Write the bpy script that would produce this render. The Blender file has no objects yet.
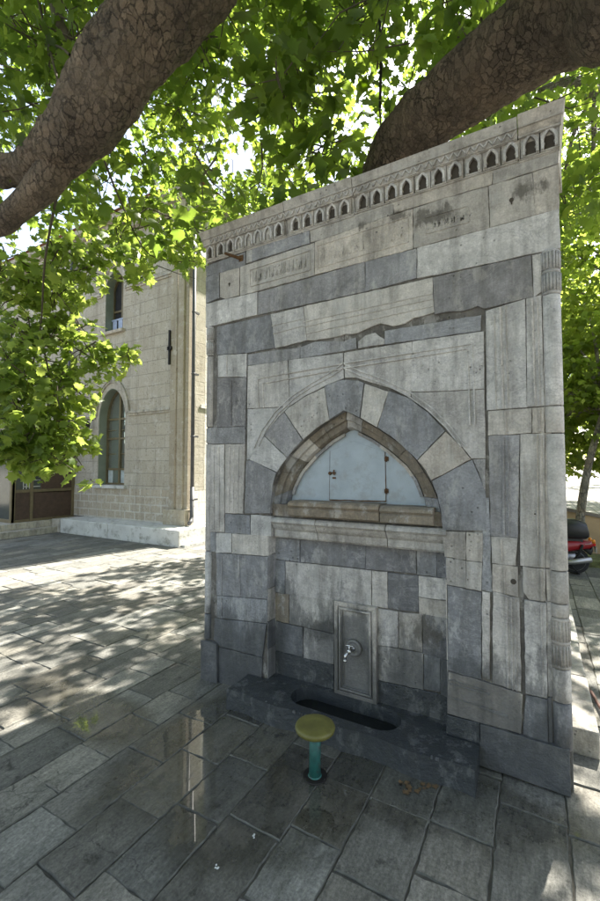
import bpy, bmesh, math, random
import numpy as np
from mathutils import noise as mnoise
from mathutils import Vector, Matrix
random.seed(7)
C = bpy.context.scene.collection
S = bpy.context.scene
PI = math.pi
# ---------------------------------------------------------------- camera
FPX = 419.0; TILT = math.radians(2.5); YAW = math.radians(29.6); EYE = 1.6
cam = bpy.data.cameras.new('camera'); camo = bpy.data.objects.new('camera', cam); C.objects.link(camo)
cam.sensor_fit = 'VERTICAL'; cam.sensor_height = 36.0; cam.sensor_width = 24.0
cam.lens = FPX/901*36; cam.clip_start = .05; cam.clip_end = 2000
camo.location = (0, 0, EYE); camo.rotation_euler = (PI/2+TILT, 0, YAW)
S.camera = camo
# ---------------------------------------------------------------- sky, sun, exposure
SUN_AZ = math.radians(13.0); SUN_EL = math.radians(53)      # azimuth measured from +Y towards +X
w = bpy.data.worlds.new('World'); S.world = w; w.use_nodes = True
nt = w.node_tree; sky = nt.nodes.new('ShaderNodeTexSky'); sky.sky_type = 'NISHITA'; sky.sun_disc = False
sky.sun_elevation = SUN_EL; sky.sun_rotation = SUN_AZ; sky.air_density = 1.2; sky.dust_density = 2.0
hs_ = nt.nodes.new('ShaderNodeHueSaturation'); hs_.inputs['Saturation'].default_value = .7
nt.links.new(sky.outputs[0], hs_.inputs['Color']); nt.links.new(hs_.outputs[0], nt.nodes['Background'].inputs[0]); nt.nodes['Background'].inputs[1].default_value = .085
sl = bpy.data.lights.new('sun', 'SUN'); sl.energy = 5.0; sl.angle = math.radians(.53); sl.color = (1, .95, .86)
so = bpy.data.objects.new('sun', sl); C.objects.link(so); so.location = (2, 10, 20)
sd = Vector((math.sin(SUN_AZ)*math.cos(SUN_EL), math.cos(SUN_AZ)*math.cos(SUN_EL), math.sin(SUN_EL)))
so.rotation_euler = sd.to_track_quat('Z', 'Y').to_euler()
S.view_settings.view_transform = 'Standard'; S.view_settings.look = 'None'
S.view_settings.gamma = 1; S.view_settings.exposure = 2.27
S.render.engine = 'CYCLES'
S.cycles.max_bounces = 8; S.cycles.diffuse_bounces = 4; S.cycles.transmission_bounces = 4
S.cycles.sample_clamp_indirect = 6
# ---------------------------------------------------------------- measuring helpers (photo pixel -> point on a real plane)
_f = Vector((-math.sin(YAW)*math.cos(TILT), math.cos(YAW)*math.cos(TILT), math.sin(TILT)))
_r = Vector((math.cos(YAW), math.sin(YAW), 0)); _u = _r.cross(_f)
def ray(x, y): return _f + _r*((x-300)/FPX) + _u*((450.5-y)/FPX)
def at(x, y, Y): d = ray(x, y); k = Y/d.y; return (d.x*k, EYE+d.z*k)          # X, Z on the plane y = Y
def gr(x, y, z=0): d = ray(x, y); k = (z-EYE)/d.z; return (d.x*k, d.y*k)
def dep(x, y, k): return Vector((0, 0, EYE)) + ray(x, y)*k
def pix(v):
    v = Vector(v)-Vector((0, 0, EYE)); d = v.dot(_f)
    if d <= .05: return None
    return 300+FPX*v.dot(_r)/d, 450.5-FPX*v.dot(_u)/d, d
# ---------------------------------------------------------------- object helpers
def tag(o, label=None, cat=None, group=None, kind=None):
    if label: o['label'] = label
    if cat: o['category'] = cat
    if group: o['group'] = group
    if kind: o['kind'] = kind
    return o
def empty(name, loc, label, cat, group=None, rz=0):
    o = bpy.data.objects.new(name, None); C.objects.link(o); o.location = loc; o.rotation_euler.z = rz
    o.empty_display_size = .2
    return tag(o, label, cat, group)
class MB:
    """collects shapes in world (or local) coordinates and links them as one mesh object"""
    def __init__(s): s.v = []; s.f = []; s.m = []; s.t = []; s.sm = []
    def add(s, vs, fs, mi=0, tint=.5, smooth=False):
        o = len(s.v); s.v += [tuple(v) for v in vs]
        for f in fs:
            s.f.append(tuple(i+o for i in f)); s.m.append(mi); s.t.append(tint); s.sm.append(smooth)
    def box(s, x0, x1, y0, y1, z0, z1, mi=0, tint=.5, b=0):
        if b <= 0:
            s.add([(x0,y0,z0),(x1,y0,z0),(x1,y1,z0),(x0,y1,z0),(x0,y0,z1),(x1,y0,z1),(x1,y1,z1),(x0,y1,z1)],
                  [(0,3,2,1),(4,5,6,7),(0,1,5,4),(1,2,6,5),(2,3,7,6),(3,0,4,7)], mi, tint); return
        bm = bmesh.new(); bmesh.ops.create_cube(bm, size=1)
        for v in bm.verts: v.co = Vector(((x0+x1)/2+v.co.x*(x1-x0), (y0+y1)/2+v.co.y*(y1-y0), (z0+z1)/2+v.co.z*(z1-z0)))
        bmesh.ops.bevel(bm, geom=bm.edges[:], offset=b, segments=2, affect='EDGES', profile=.6)
        s.frombm(bm, mi, tint)
    def frombm(s, bm, mi=0, tint=.5, smooth=False):
        bm.verts.index_update()
        s.add([v.co[:] for v in bm.verts], [[v.index for v in f.verts] for f in bm.faces], mi, tint, smooth); bm.free()
    def prism(s, poly, y0, y1, mi=0, tint=.5, bev=0, inset=0, jit=0, seg=0, back=True):
        """poly = list of (x,z), extruded from y0 (front, towards the camera) to y1"""
        p = [Vector(q) for q in poly]
        a = sum(p[i].x*p[(i+1)%len(p)].y-p[(i+1)%len(p)].x*p[i].y for i in range(len(p)))
        if a < 0: p.reverse()
        if inset: p = offs(p, inset)
        if seg:
            q = []
            for i in range(len(p)):
                A, B = p[i], p[(i+1) % len(p)]; n = max(1, int((B-A).length/seg))
                for k in range(n):
                    v = A.lerp(B, k/n)
                    q.append(v+Vector((random.uniform(-jit, jit), random.uniform(-jit, jit))))
            p = q
        n = len(p); rings = []
        if bev: rings.append([(v.x, y0, v.y) for v in offs(p, bev)]); rings.append([(v.x, y0+bev*.8, v.y) for v in p])
        else: rings.append([(v.x, y0, v.y) for v in p])
        rings.append([(v.x, y1, v.y) for v in p])
        vs = [v for r in rings for v in r]; fs = [tuple(range(n))]
        for k in range(len(rings)-1):
            for i in range(n):
                j = (i+1) % n; fs.append((k*n+j, k*n+i, (k+1)*n+i, (k+1)*n+j))
        if back: fs.append(tuple(range(len(vs)-1, len(vs)-n-1, -1)))
        s.add(vs, fs, mi, tint)
    def tube(s, pts, rad, n=8, mi=0, tint=.5, cap=True, smooth=True, jit=0):
        pts = [Vector(p) for p in pts]
        if not hasattr(rad, '__len__'): rad = [rad]*len(pts)
        vs = []; up = Vector((0, 0, 1)); prev = None
        for i, p in enumerate(pts):
            t = (pts[min(i+1, len(pts)-1)]-pts[max(i-1, 0)]).normalized()
            if prev is None: a = t.cross(up if abs(t.z) < .9 else Vector((1, 0, 0))).normalized()
            else: a = (prev-t*prev.dot(t)).normalized()
            prev = a; b = t.cross(a)
            for k in range(n):
                r = rad[i]*(1+random.uniform(-jit, jit)); g = 2*PI*k/n
                vs.append(p+(a*math.cos(g)+b*math.sin(g))*r)
        fs = []
        for i in range(len(pts)-1):
            for k in range(n):
                j = (k+1) % n; fs.append((i*n+k, i*n+j, (i+1)*n+j, (i+1)*n+k))
        if cap: fs += [tuple(range(n-1, -1, -1)), tuple(range((len(pts)-1)*n, len(pts)*n))]
        s.add(vs, fs, mi, tint, smooth)
    def lathe(s, prof, c, n=24, axis='z', mi=0, tint=.5, smooth=True, a0=0, a1=2*PI):
        """prof = (radius, height)"""
        vs = []; full = abs(a1-a0-2*PI) < 1e-6; m = n if full else n+1
        for r, h in prof:
            for k in range(m):
                g = a0+(a1-a0)*k/n; x, y = r*math.cos(g), r*math.sin(g)
                vs.append((c[0]+x, c[1]+y, c[2]+h) if axis == 'z' else ((c[0]+x, c[1]+h, c[2]+y) if axis == 'y' else (c[0]+h, c[1]+x, c[2]+y)))
        fs = []
        for i in range(len(prof)-1):
            for k in range(n):
                j = (k+1) % m; fs.append((i*m+k, i*m+j, (i+1)*m+j, (i+1)*m+k))
        if full: fs += [tuple(range(m-1, -1, -1)), tuple(range((len(prof)-1)*m, len(prof)*m))]
        s.add(vs, fs, mi, tint, smooth)
    def build(s, name, mats, parent=None, local=False):
        me = bpy.data.meshes.new(name)
        v = s.v
        if parent is not None and not local:
            q = parent.location; off = Vector(q)
            pp = parent.parent
            while pp is not None: off += Vector(pp.location); pp = pp.parent
            v = [(a[0]-off.x, a[1]-off.y, a[2]-off.z) for a in v]
        me.from_pydata(v, [], s.f); me.update()
        if not isinstance(mats, (list, tuple)): mats = [mats]
        for m in mats: me.materials.append(m)
        me.polygons.foreach_set('material_index', s.m); me.polygons.foreach_set('use_smooth', s.sm)
        at_ = me.attributes.new('tint', 'FLOAT', 'FACE'); at_.data.foreach_set('value', s.t)
        o = bpy.data.objects.new(name, me); C.objects.link(o)
        if parent is not None: o.parent = parent
        return o
def offs(p, d):
    out = []; n = len(p)
    for i in range(n):
        A, B, D = p[i-1], p[i], p[(i+1) % n]
        e1 = (B-A); e2 = (D-B)
        if e1.length < 1e-6 or e2.length < 1e-6: out.append(B.copy()); continue
        e1.normalize(); e2.normalize()
        n1 = Vector((-e1.y, e1.x)); n2 = Vector((-e2.y, e2.x)); m = n1+n2
        if m.length < .3: out.append(B+n1*d); continue
        m.normalize(); out.append(B+m*(d/max(.45, m.dot(n1))))
    return out
# ---------------------------------------------------------------- materials
def mat(name): m = bpy.data.materials.new(name); m.use_nodes = True; return m, m.node_tree, m.node_tree.nodes['Principled BSDF']
def N(nt, t, **k):
    n = nt.nodes.new(t)
    for a, b in k.items(): setattr(n, a, b)
    return n
def noise(nt, vec, scale, detail=6, rough=.6):
    n = N(nt, 'ShaderNodeTexNoise'); n.inputs['Scale'].default_value = scale; n.inputs['Detail'].default_value = detail; n.inputs['Roughness'].default_value = rough
    nt.links.new(vec, n.inputs['Vector']); return n.outputs['Fac']
def ramp(nt, fac, stops):
    r = N(nt, 'ShaderNodeValToRGB'); e = r.color_ramp.elements
    while len(e) < len(stops): e.new(.5)
    for i, (p, c) in enumerate(stops):
        e[i].position = p; e[i].color = (c, c, c, 1) if not hasattr(c, '__len__') else (*c, 1)
    nt.links.new(fac, r.inputs[0]); return r.outputs[0]
def mix(nt, fac, a, b, mode='MIX'):
    m = N(nt, 'ShaderNodeMix', data_type='RGBA', blend_type=mode)
    for s, v in ((m.inputs[0], fac), (m.inputs[6], a), (m.inputs[7], b)):
        if hasattr(v, 'is_linked') or hasattr(v, 'links'): nt.links.new(v, s)
        else: s.default_value = v if not hasattr(v, '__len__') else (*v[:3], 1)
    return m.outputs[2]
def mth(nt, op, a, b=None, clamp=False):
    m = N(nt, 'ShaderNodeMath', operation=op); m.use_clamp = clamp
    for s, v in ((m.inputs[0], a), (m.inputs[1], b)):
        if v is None: continue
        if hasattr(v, 'links'): nt.links.new(v, s)
        else: s.default_value = v
    return m.outputs[0]
def pos(nt): return N(nt, 'ShaderNodeNewGeometry').outputs['Position']
def mapped(nt, vec, scale, loc=(0, 0, 0), rot=(0, 0, 0)):
    m = N(nt, 'ShaderNodeMapping'); m.inputs['Scale'].default_value = scale; m.inputs['Location'].default_value = loc; m.inputs['Rotation'].default_value = rot
    nt.links.new(vec, m.inputs['Vector']); return m.outputs[0]
def bump(nt, h, strength, dist, bsdf, chain=None):
    b = N(nt, 'ShaderNodeBump'); b.inputs['Strength'].default_value = strength; b.inputs['Distance'].default_value = dist
    nt.links.new(h, b.inputs['Height'])
    if chain is not None: nt.links.new(chain, b.inputs['Normal'])
    nt.links.new(b.outputs[0], bsdf.inputs['Normal']); return b.outputs[0]
def tintnode(nt, lo, hi):
    a = N(nt, 'ShaderNodeAttribute'); a.attribute_name = 'tint'
    m = N(nt, 'ShaderNodeMapRange'); m.inputs[3].default_value = lo; m.inputs[4].default_value = hi
    nt.links.new(a.outputs['Fac'], m.inputs[0]); return m.outputs[0], a.outputs['Fac']
def stone(name, base, alt, vein=None, damp=True, veins=.5, grain=.35, rough=.75):
    m, nt, b = mat(name); P = pos(nt)
    tv, tf = tintnode(nt, .82, 1.14)
    # shift the noise by block so that no two blocks continue one another
    cmb = N(nt, 'ShaderNodeCombineXYZ'); k = mth(nt, 'MULTIPLY', tf, 37.0)
    nt.links.new(k, cmb.inputs[0]); nt.links.new(k, cmb.inputs[2])
    va = N(nt, 'ShaderNodeVectorMath', operation='ADD'); nt.links.new(P, va.inputs[0]); nt.links.new(cmb.outputs[0], va.inputs[1]); Q = va.outputs[0]
    n1 = noise(nt, Q, 3.2, 8, .65)
    col = mix(nt, ramp(nt, n1, [(.35, 0), (.68, 1)]), base, alt)
    if vein:
        dist = N(nt, 'ShaderNodeTexNoise'); dist.inputs['Scale'].default_value = 2.6; dist.inputs['Detail'].default_value = 7; dist.inputs['Roughness'].default_value = .7
        dist.inputs['Distortion'].default_value = 1.4
        nt.links.new(mapped(nt, Q, (1, 1, 1.7), rot=(0, .6, 0)), dist.inputs['Vector'])
        vv = ramp(nt, dist.outputs['Fac'], [(.475, 0), (.5, 1), (.515, 0)])
        vm = mth(nt, 'MULTIPLY', vv, veins)
        col = mix(nt, vm, col, vein)
    g = noise(nt, Q, 90, 4, .7)
    col = mix(nt, min(1, grain*1.1), col, mix(nt, 1, col, ramp(nt, g, [(.32, .5), (.68, 1.3)]), 'MULTIPLY'))
    mt = noise(nt, Q, 11, 9, .75); col = mix(nt, .75, col, mix(nt, 1, col, ramp(nt, mt, [(.28, .5), (.72, 1.4)]), 'MULTIPLY'))
    sm_ = noise(nt, mapped(nt, P, (4, 4, 2.2)), 2.1, 9, .75)     # lime smears
    col = mix(nt, ramp(nt, sm_, [(.53, 0), (.60, .55)]), col, (.44,.44,.43))
    col = mix(nt, ramp(nt, mth(nt, 'FRACT', mth(nt, 'MULTIPLY', tf, 5.7)), [(.35, 0), (1, .55)]), col, mix(nt, 1, col, (1.08, 1.0, .92), 'MULTIPLY'))
    # soot and rain streaks
    st = noise(nt, mapped(nt, P, (7, 7, .9)), 1.6, 7, .65)
    col = mix(nt, ramp(nt, st, [(.47, 0), (.76, .75)]), col, (.085, .08, .07))
    pits = N(nt, 'ShaderNodeTexVoronoi'); pits.inputs['Scale'].default_value = 26; nt.links.new(P, pits.inputs['Vector'])
    pm = ramp(nt, pits.outputs['Distance'], [(.07, 1), (.16, 0)])
    pm = mth(nt, 'MULTIPLY', pm, ramp(nt, noise(nt, P, 2.2, 3), [(.5, 0), (.6, 1)]))
    col = mix(nt, mth(nt, 'MULTIPLY', pm, .6), col, (.05, .05, .045))
    sc = N(nt, 'ShaderNodeVectorMath', operation='SCALE'); nt.links.new(col, sc.inputs[0]); nt.links.new(tv, sc.inputs['Scale']); col = sc.outputs[0]
    r = N(nt, 'ShaderNodeValue'); r.outputs[0].default_value = rough; rg = r.outputs[0]
    if damp:
        for (bx, bz, br_) in ((-.52, 3.09, .16), (-.73, 3.17, .10), (-.95, 3.17, .07), (-.02, 3.1, .12), (-.62, .62, .2), (-1.3, .5, .2)):
            mp = mapped(nt, P, (1/br_, 0, 1.6/br_), loc=(-bx/br_, 0, -bz*1.6/br_))
            ln = N(nt, 'ShaderNodeVectorMath', operation='LENGTH'); nt.links.new(mp, ln.inputs[0])
            v_ = mth(nt, 'ADD', mth(nt, 'SUBTRACT', .8, ln.outputs['Value']), mth(nt, 'MULTIPLY', mth(nt, 'SUBTRACT', noise(nt, mapped(nt, P, (9, 9, 4)), 1.5, 8, .75), .5), 3.2))
            col = mix(nt, ramp(nt, v_, [(.1, 0), (.5, .75)]), col, (.07,.062,.05))
    if damp:   # rising damp and algae with a ragged edge
        sp = N(nt, 'ShaderNodeSeparateXYZ'); nt.links.new(P, sp.inputs[0])
        dn = noise(nt, mapped(nt, P, (3.0, 3.0, 1.2)), 1.7, 8, .7)
        h = mth(nt, 'SUBTRACT', mth(nt, 'ADD', .76, mth(nt, 'MULTIPLY', mth(nt, 'SUBTRACT', dn, .5), 2.1)), sp.outputs[2])
        dx = mth(nt, 'ABSOLUTE', mth(nt, 'ADD', sp.outputs[0], 1.05))       # wetter by the tap
        h = mth(nt, 'SUBTRACT', h, mth(nt, 'MULTIPLY', dx, .16))
        dm = ramp(nt, mth(nt, 'MULTIPLY', h, 3.0, True), [(.0, 0), (.45, .75), (1, 1)])
        col = mix(nt, mth(nt, 'MULTIPLY', dm, .82), col, mix(nt, .86, col, (.03, .035, .038), 'MIX'))
        rg = mth(nt, 'SUBTRACT', rg, mth(nt, 'MULTIPLY', dm, .28))
    nt.links.new(col, b.inputs['Base Color']); nt.links.new(rg, b.inputs['Roughness'])
    h1 = mth(nt, 'ADD', noise(nt, Q, 14, 8, .7), mth(nt, 'MULTIPLY', g, .25))
    h1 = mth(nt, 'SUBTRACT', h1, mth(nt, 'MULTIPLY', pm, .5))
    bump(nt, h1, 1.0, .012, b)
    return m
def plain(name, col, rough=.5, metal=0, var=.25, scale=6, bstr=.2, bdist=.002, dirt=None, dirtamt=.5):
    m, nt, b = mat(name); P = pos(nt)
    n = noise(nt, P, scale, 6)
    c = mix(nt, ramp(nt, n, [(.3, 0), (.7, 1)]), tuple(x*(1-var) for x in col), tuple(min(1, x*(1+var)) for x in col))
    if dirt:
        d = noise(nt, P, scale*2.3, 8, .7); c = mix(nt, ramp(nt, d, [(.52, 0), (.66, dirtamt)]), c, dirt)
    nt.links.new(c, b.inputs['Base Color']); b.inputs['Roughness'].default_value = rough; b.inputs['Metallic'].default_value = metal
    bump(nt, noise(nt, P, scale*8, 5), bstr, bdist, b)
    return m
M = {}
M['W'] = stone('white_marble', (.61,.595,.58), (.46,.45,.44), (.27,.27,.285), veins=.5)
M['C'] = stone('cream_marble', (.545,.52,.485), (.405,.385,.36), (.2,.19,.17), veins=.2)
M['G'] = stone('grey_marble', (.30,.306,.325), (.20,.205,.22), (.44,.44,.445), veins=.4)
M['D'] = stone('dark_grey_marble', (.235,.238,.25), (.135,.138,.15), (.38,.38,.39), veins=.5)
M['B'] = stone('brown_limestone', (.26,.22,.17), (.16,.14,.11), None, damp=False)
M['L'] = stone('pale_lime_mortar', (.34,.345,.36), (.24,.245,.26), None, grain=.6)
M['K'] = stone('dark_joint_mortar', (.20,.19,.175), (.06,.055,.05), None, damp=False)
M['S'] = stone('wet_basin_stone', (.085,.092,.10), (.05,.055,.062), (.16,.17,.18), veins=.5, rough=.5)
STONES = [M[k] for k in 'WCGDBLKS']; SI = {k: i for i, k in enumerate('WCGDBLKS')}
M['hole'] = plain('dark_brown_hollow', (.06,.05,.04), .95)  # one dark brown for the frieze hollows, plugs and keyholes
M['panel'] = plain('pale_blue_painted_steel', (.34,.395,.44), .5, 0, .14, 5, .5, .006, dirt=(.20,.17,.13), dirtamt=.3)
M['rust'] = plain('rusty_iron', (.12,.065,.03), .85, .3, .5, 30)
M['iron'] = plain('dark_iron', (.03,.028,.026), .6, .6, .3, 20)
M['chrome'] = plain('worn_chrome', (.55,.55,.55), .25, 1, .2, 20)
M['disc'] = plain('yellow_ochre_disc', (.14,.13,.032), .45, 0, .25, 12, .2, .002, dirt=(.10,.09,.03), dirtamt=.6)
M['pipe_teal'] = plain('teal_painted_pipe', (.022,.115,.10), .5, 0, .35, 14, .5, .003, dirt=(.05,.05,.04), dirtamt=.8)
# ================================================================ GROUND
def ground_mat(name, base, alt, wet=True, joints=False):
    m, nt, b = mat(name); P = pos(nt)
    tv, tf = tintnode(nt, .68, 1.38); b.inputs['Specular IOR Level'].default_value = .35
    n1 = noise(nt, mapped(nt, P, (3.0, 1.2, 1), rot=(0, 0, .12)), 2.2, 9, .68)
    col = mix(nt, ramp(nt, n1, [(.33, 0), (.68, 1)]), base, alt)
    g = noise(nt, P, 70, 5, .75)
    col = mix(nt, .7, col, mix(nt, 1, col, ramp(nt, g, [(.34, .45), (.68, 1.4)]), 'MULTIPLY'))
    g2 = noise(nt, mapped(nt, P, (26, 5, 1), rot=(0, 0, .2)), 1.6, 9, .8); col = mix(nt, .8, col, mix(nt, 1, col, ramp(nt, g2, [(.34, .5), (.66, 1.35)]), 'MULTIPLY'))
    ck = N(nt, 'ShaderNodeTexVoronoi'); ck.feature = 'DISTANCE_TO_EDGE'; ck.inputs['Scale'].default_value = 2.4
    ckv = N(nt, 'ShaderNodeVectorMath', operation='MULTIPLY_ADD'); ckn = N(nt, 'ShaderNodeTexNoise'); ckn.inputs['Scale'].default_value = 5; ckn.inputs['Detail'].default_value = 8
    nt.links.new(P, ckn.inputs['Vector']); nt.links.new(ckn.outputs['Color'], ckv.inputs[0]); ckv.inputs[1].default_value = (.35, .35, 0); nt.links.new(P, ckv.inputs[2]); nt.links.new(ckv.outputs[0], ck.inputs['Vector'])
    ckm = mth(nt, 'MULTIPLY', ramp(nt, ck.outputs['Distance'], [(.0, 1), (.007, 0)]), ramp(nt, noise(nt, P, 1.3, 3), [(.52, 0), (.57, .8)]))
    col = mix(nt, ckm, col, (.03, .03, .026))
    sp_ = noise(nt, P, 9, 9, .75)
    col = mix(nt, ramp(nt, sp_, [(.56, 0), (.66, .7)]), col, (.028, .028, .024))
    if joints:
        bt = N(nt, 'ShaderNodeTexBrick'); bt.inputs['Scale'].default_value = 1; bt.inputs['Brick Width'].default_value = .7; bt.inputs['Row Height'].default_value = .27
        bt.inputs['Mortar Size'].default_value = .012
        nt.links.new(mapped(nt, P, (1, 1, 1), rot=(0, 0, PI/2)), bt.inputs['Vector'])
        col = mix(nt, bt.outputs['Fac'], col, (.05, .048, .04))
    col = mix(nt, ramp(nt, mth(nt, 'FRACT', mth(nt, 'MULTIPLY', tf, 7.3)), [(.3, 0), (1, .7)]), col, mix(nt, 1, col, (1.08, 1.0, .9), 'MULTIPLY'))
    sc = N(nt, 'ShaderNodeVectorMath', operation='SCALE'); nt.links.new(col, sc.inputs[0]); nt.links.new(tv, sc.inputs['Scale']); col = sc.outputs[0]
    rg = ramp(nt, noise(nt, P, 5, 5), [(.3, .72), (.7, .95)])
    hb = mth(nt, 'ADD', noise(nt, mapped(nt, P, (2.2, 1, 1)), 9, 9, .72), mth(nt, 'MULTIPLY', g, .3))
    nb = N(nt, 'ShaderNodeBump'); nb.inputs['Distance'].default_value = .02; nt.links.new(hb, nb.inputs['Height']); nb.inputs['Strength'].default_value = .6
    nt.links.new(nb.outputs[0], b.inputs['Normal'])
    if wet:
        tot = None
        for (cx, cy, rx, ry) in ((-1.0, 2.2, 1.0, .3), (-1.8, 1.92, .28, .60), (-2.75, 1.78, .75, .22), (-1.35, 1.65, .4, .35), (-1.05, 1.9, .3, .45), (-.35, 2.25, .5, .18)):
            mp = mapped(nt, P, (1/rx, 1/ry, 0), loc=(-cx/rx, -cy/ry, 0))
            ln = N(nt, 'ShaderNodeVectorMath', operation='LENGTH'); nt.links.new(mp, ln.inputs[0])
            v = mth(nt, 'SUBTRACT', 1.25, ln.outputs['Value'])
            tot = v if tot is None else mth(nt, 'MAXIMUM', tot, v)
        wn = mth(nt, 'ADD', tot, mth(nt, 'MULTIPLY', mth(nt, 'SUBTRACT', noise(nt, P, 3.5, 7, .65), .5), 1.3))
        damp = ramp(nt, wn, [(.02, 0), (.4, 1)])
        film = ramp(nt, mth(nt, 'SUBTRACT', wn, mth(nt, 'MULTIPLY', ramp(nt, hb, [(.5, 0), (.9, 1)]), .5)), [(.28, 0), (.36, 1)])
        col = mix(nt, mth(nt, 'MULTIPLY', damp, .66), col, mix(nt, 1, col, (.22, .22, .18), 'MULTIPLY'))
        rg = mix(nt, damp, rg, (.32, .32, .32)); rg = mix(nt, film, rg, (.012, .012, .012)); nt.links.new(film, b.inputs['Coat Weight']); b.inputs['Coat Roughness'].default_value = .01
        s_ = mth(nt, 'SUBTRACT', .6, mth(nt, 'MULTIPLY', film, .585)); nt.links.new(s_, nb.inputs['Strength'])
    nt.links.new(col, b.inputs['Base Color']); nt.links.new(rg, b.inputs['Roughness'])
    return m
M['paving'] = ground_mat('worn_paving_stone', (.225, .22, .198), (.13, .13, .117))
M['edge'] = plain('paving_arris', (.13,.128,.112), .95, 0, .4, 20, .5, .01)
M['bed'] = plain('paving_joint_soil', (.085,.08,.068), .95, 0, .5, 12, .5, .01)
M['far'] = ground_mat('distant_paving', (.30, .29, .26), (.22, .21, .19), wet=False, joints=True)
g = MB(); g.add([(-600,-300,-.03),(600,-300,-.03),(600,900,-.03),(-600,900,-.03)], [(0,1,2,3)])
tag(g.build('ground', M['far']), kind='structure')
g = MB(); g.add([(-20,-4,-.009),(9,-4,-.009),(9,15,-.009),(-20,15,-.009)], [(0,1,2,3)])
tag(g.build('paving_bed', M['bed']), kind='structure')
pv = MB()
k0 = -int(19.5/.27)
x = -.2+.27*k0
xs = []
while x < 8.5: xs.append(x); x += .27
xs = [q+random.uniform(-.012, .012) for q in xs]
for i in range(len(xs)-1):
    y = -3.6+random.uniform(0, .5)
    while y < 14.5:
        L = random.choice((.28, .34, .4, .46, .52, .6))*random.uniform(.92, 1.1)
        a, b_ = xs[i], xs[i+1]
        near = (y < 5 and a > -6 and a < 2)
        gp = random.uniform(.001, .005); t = random.random(); z = random.uniform(-.002, .002)
        poly = [Vector((a+gp, y+gp)), Vector((b_-gp, y+gp)), Vector((b_-gp, y+L-gp)), Vector((a+gp, y+L-gp))]
        tx, ty = random.uniform(-.009, .009), random.uniform(-.005, .005)
        for q in poly: q += Vector((random.uniform(-.004, .004), random.uniform(-.006, .006)))
        if near:
            q2 = []
            for e in range(4):
                A, B = poly[e], poly[(e+1) % 4]; n = max(2, int((B-A).length/.04))
                for kk in range(n):
                    v = A.lerp(B, kk/n); q2.append(v+Vector((random.uniform(-.0042, .0042), random.uniform(-.0042, .0042))))
            # knocked-off corner now and then
            poly = q2
        inn = offs(poly, .004)
        zz = lambda v: z+(v.x-a-.13)*tx+(v.y-y-L/2)*ty
        n = len(poly)
        vs = [(v.x, v.y, zz(v)) for v in inn]+[(v.x, v.y, zz(v)-.006) for v in poly]+[(v.x, v.y, -.012) for v in poly]
        fs = [tuple(range(n))]+[(k*n+j, k*n+(j+1) % n, (k+1)*n+(j+1) % n, (k+1)*n+j)[::-1] for k in (0, 1) for j in range(n)]
        pv.add(vs, fs[:1], 0, t); pv.add(vs, fs[1:], 1, t)
        y += L
tag(pv.build('paving', [M['paving'], M['edge']]), kind='structure')
# ================================================================ FOUNTAIN
YF = 2.50; YB = 2.60; XL = -2.28; XR = .12
fo = empty('street_fountain', (-1.08, 2.9, 0), 'old marble wall fountain of mixed white and grey blocks under a carved cornice', 'fountain')
P_ = lambda pts, Y: [at(x, y, Y) for x, y in pts]
mas = MB()
def blk(pts, k, Y=YF, d=.03, sink=None, jit=.0021, ins=-.0016, tint=None, tgt=None):
    s = random.uniform(-.0025, .0025) if sink is None else sink
    (tgt or mas).prism(P_(pts, Y), Y+s, Y+d+.02, SI[k], random.random() if tint is None else tint, bev=.0022, inset=ins, jit=jit, seg=.035, back=False)
# --- row under the cornice
cb = lambda x: 265-(x-206)*.338      # cornice underside
blk([(206,266),(245,252),(245,266),(206,276)], 'G')
blk([(246,251),(252,249),(252,261),(246,263)], 'W')
blk([(252,249),(309,230),(309,243),(252,261)], 'G')
blk([(310,230),(357,214),(393,202),(393,214),(355,228),(315,241),(310,242)], 'C')
blk([(394,202),(440,186),(492,168),(492,184),(440,199),(394,213)], 'C')
blk([(493,168),(558,145),(558.5,163),(493,184)], 'C')
# --- inscription row
blk([(206,277),(219,273),(219,298),(206,303)], 'G')
blk([(220,273),(239,268),(239,295),(226,299),(220,297)], 'C')
blk([(240,267),(314,243),(314,275),(240,295.5)], 'C', tint=.6)
blk([(315,242.5),(393,215),(412.5,209),(413,248.6),(315,274.6)], 'C', tint=.7)
blk([(413.5,208.5),(440,200),(487.5,187),(489.5,227.5),(414,248)], 'C', tint=.1)
blk([(489,186),(532,173),(535,214.5),(490.5,227)], 'C', tint=.45)
blk([(533,172.6),(558.5,164),(559,208.5),(536,214)], 'C', tint=.5)
# --- row C
blk([(206,304),(257,292.5),(257,314.5),(206,327.5)], 'W', tint=.75)
blk([(258,292.5),(364.5,261.9),(365,291.3),(258,314.5)], 'G', tint=.5)
blk([(365.5,261.6),(416.5,248.5),(416.5,277.6),(365.5,291)], 'G', tint=.8)
blk([(417.5,248),(559,209.3),(560,247.3),(440,274),(417.5,277.5)], 'W', tint=.9)
# --- row D
blk([(217,327),(270,315),(275,347.5),(247,352.5),(217,354.5)], 'G', tint=.2)
blk([(271,314.5),(303,307),(306.6,340),(300,342),(275.5,348)], 'W', tint=.6)
blk([(303.8,306.5),(432,277.8),(434,312),(425,315),(413,318),(405,323),(393,326),(380,323),(370,327),(358,333),(345,334),(339,336),(315,340),(307.5,340)], 'C', tint=.95)
blk([(433,277.6),(531,255.5),(533,297),(525.5,298),(484,308.5),(478,306),(462,311),(450,311),(435,314)], 'G', tint=.35)
blk([(532,255.3),(541,253.2),(541,291),(534,296.5)], 'W')
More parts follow.
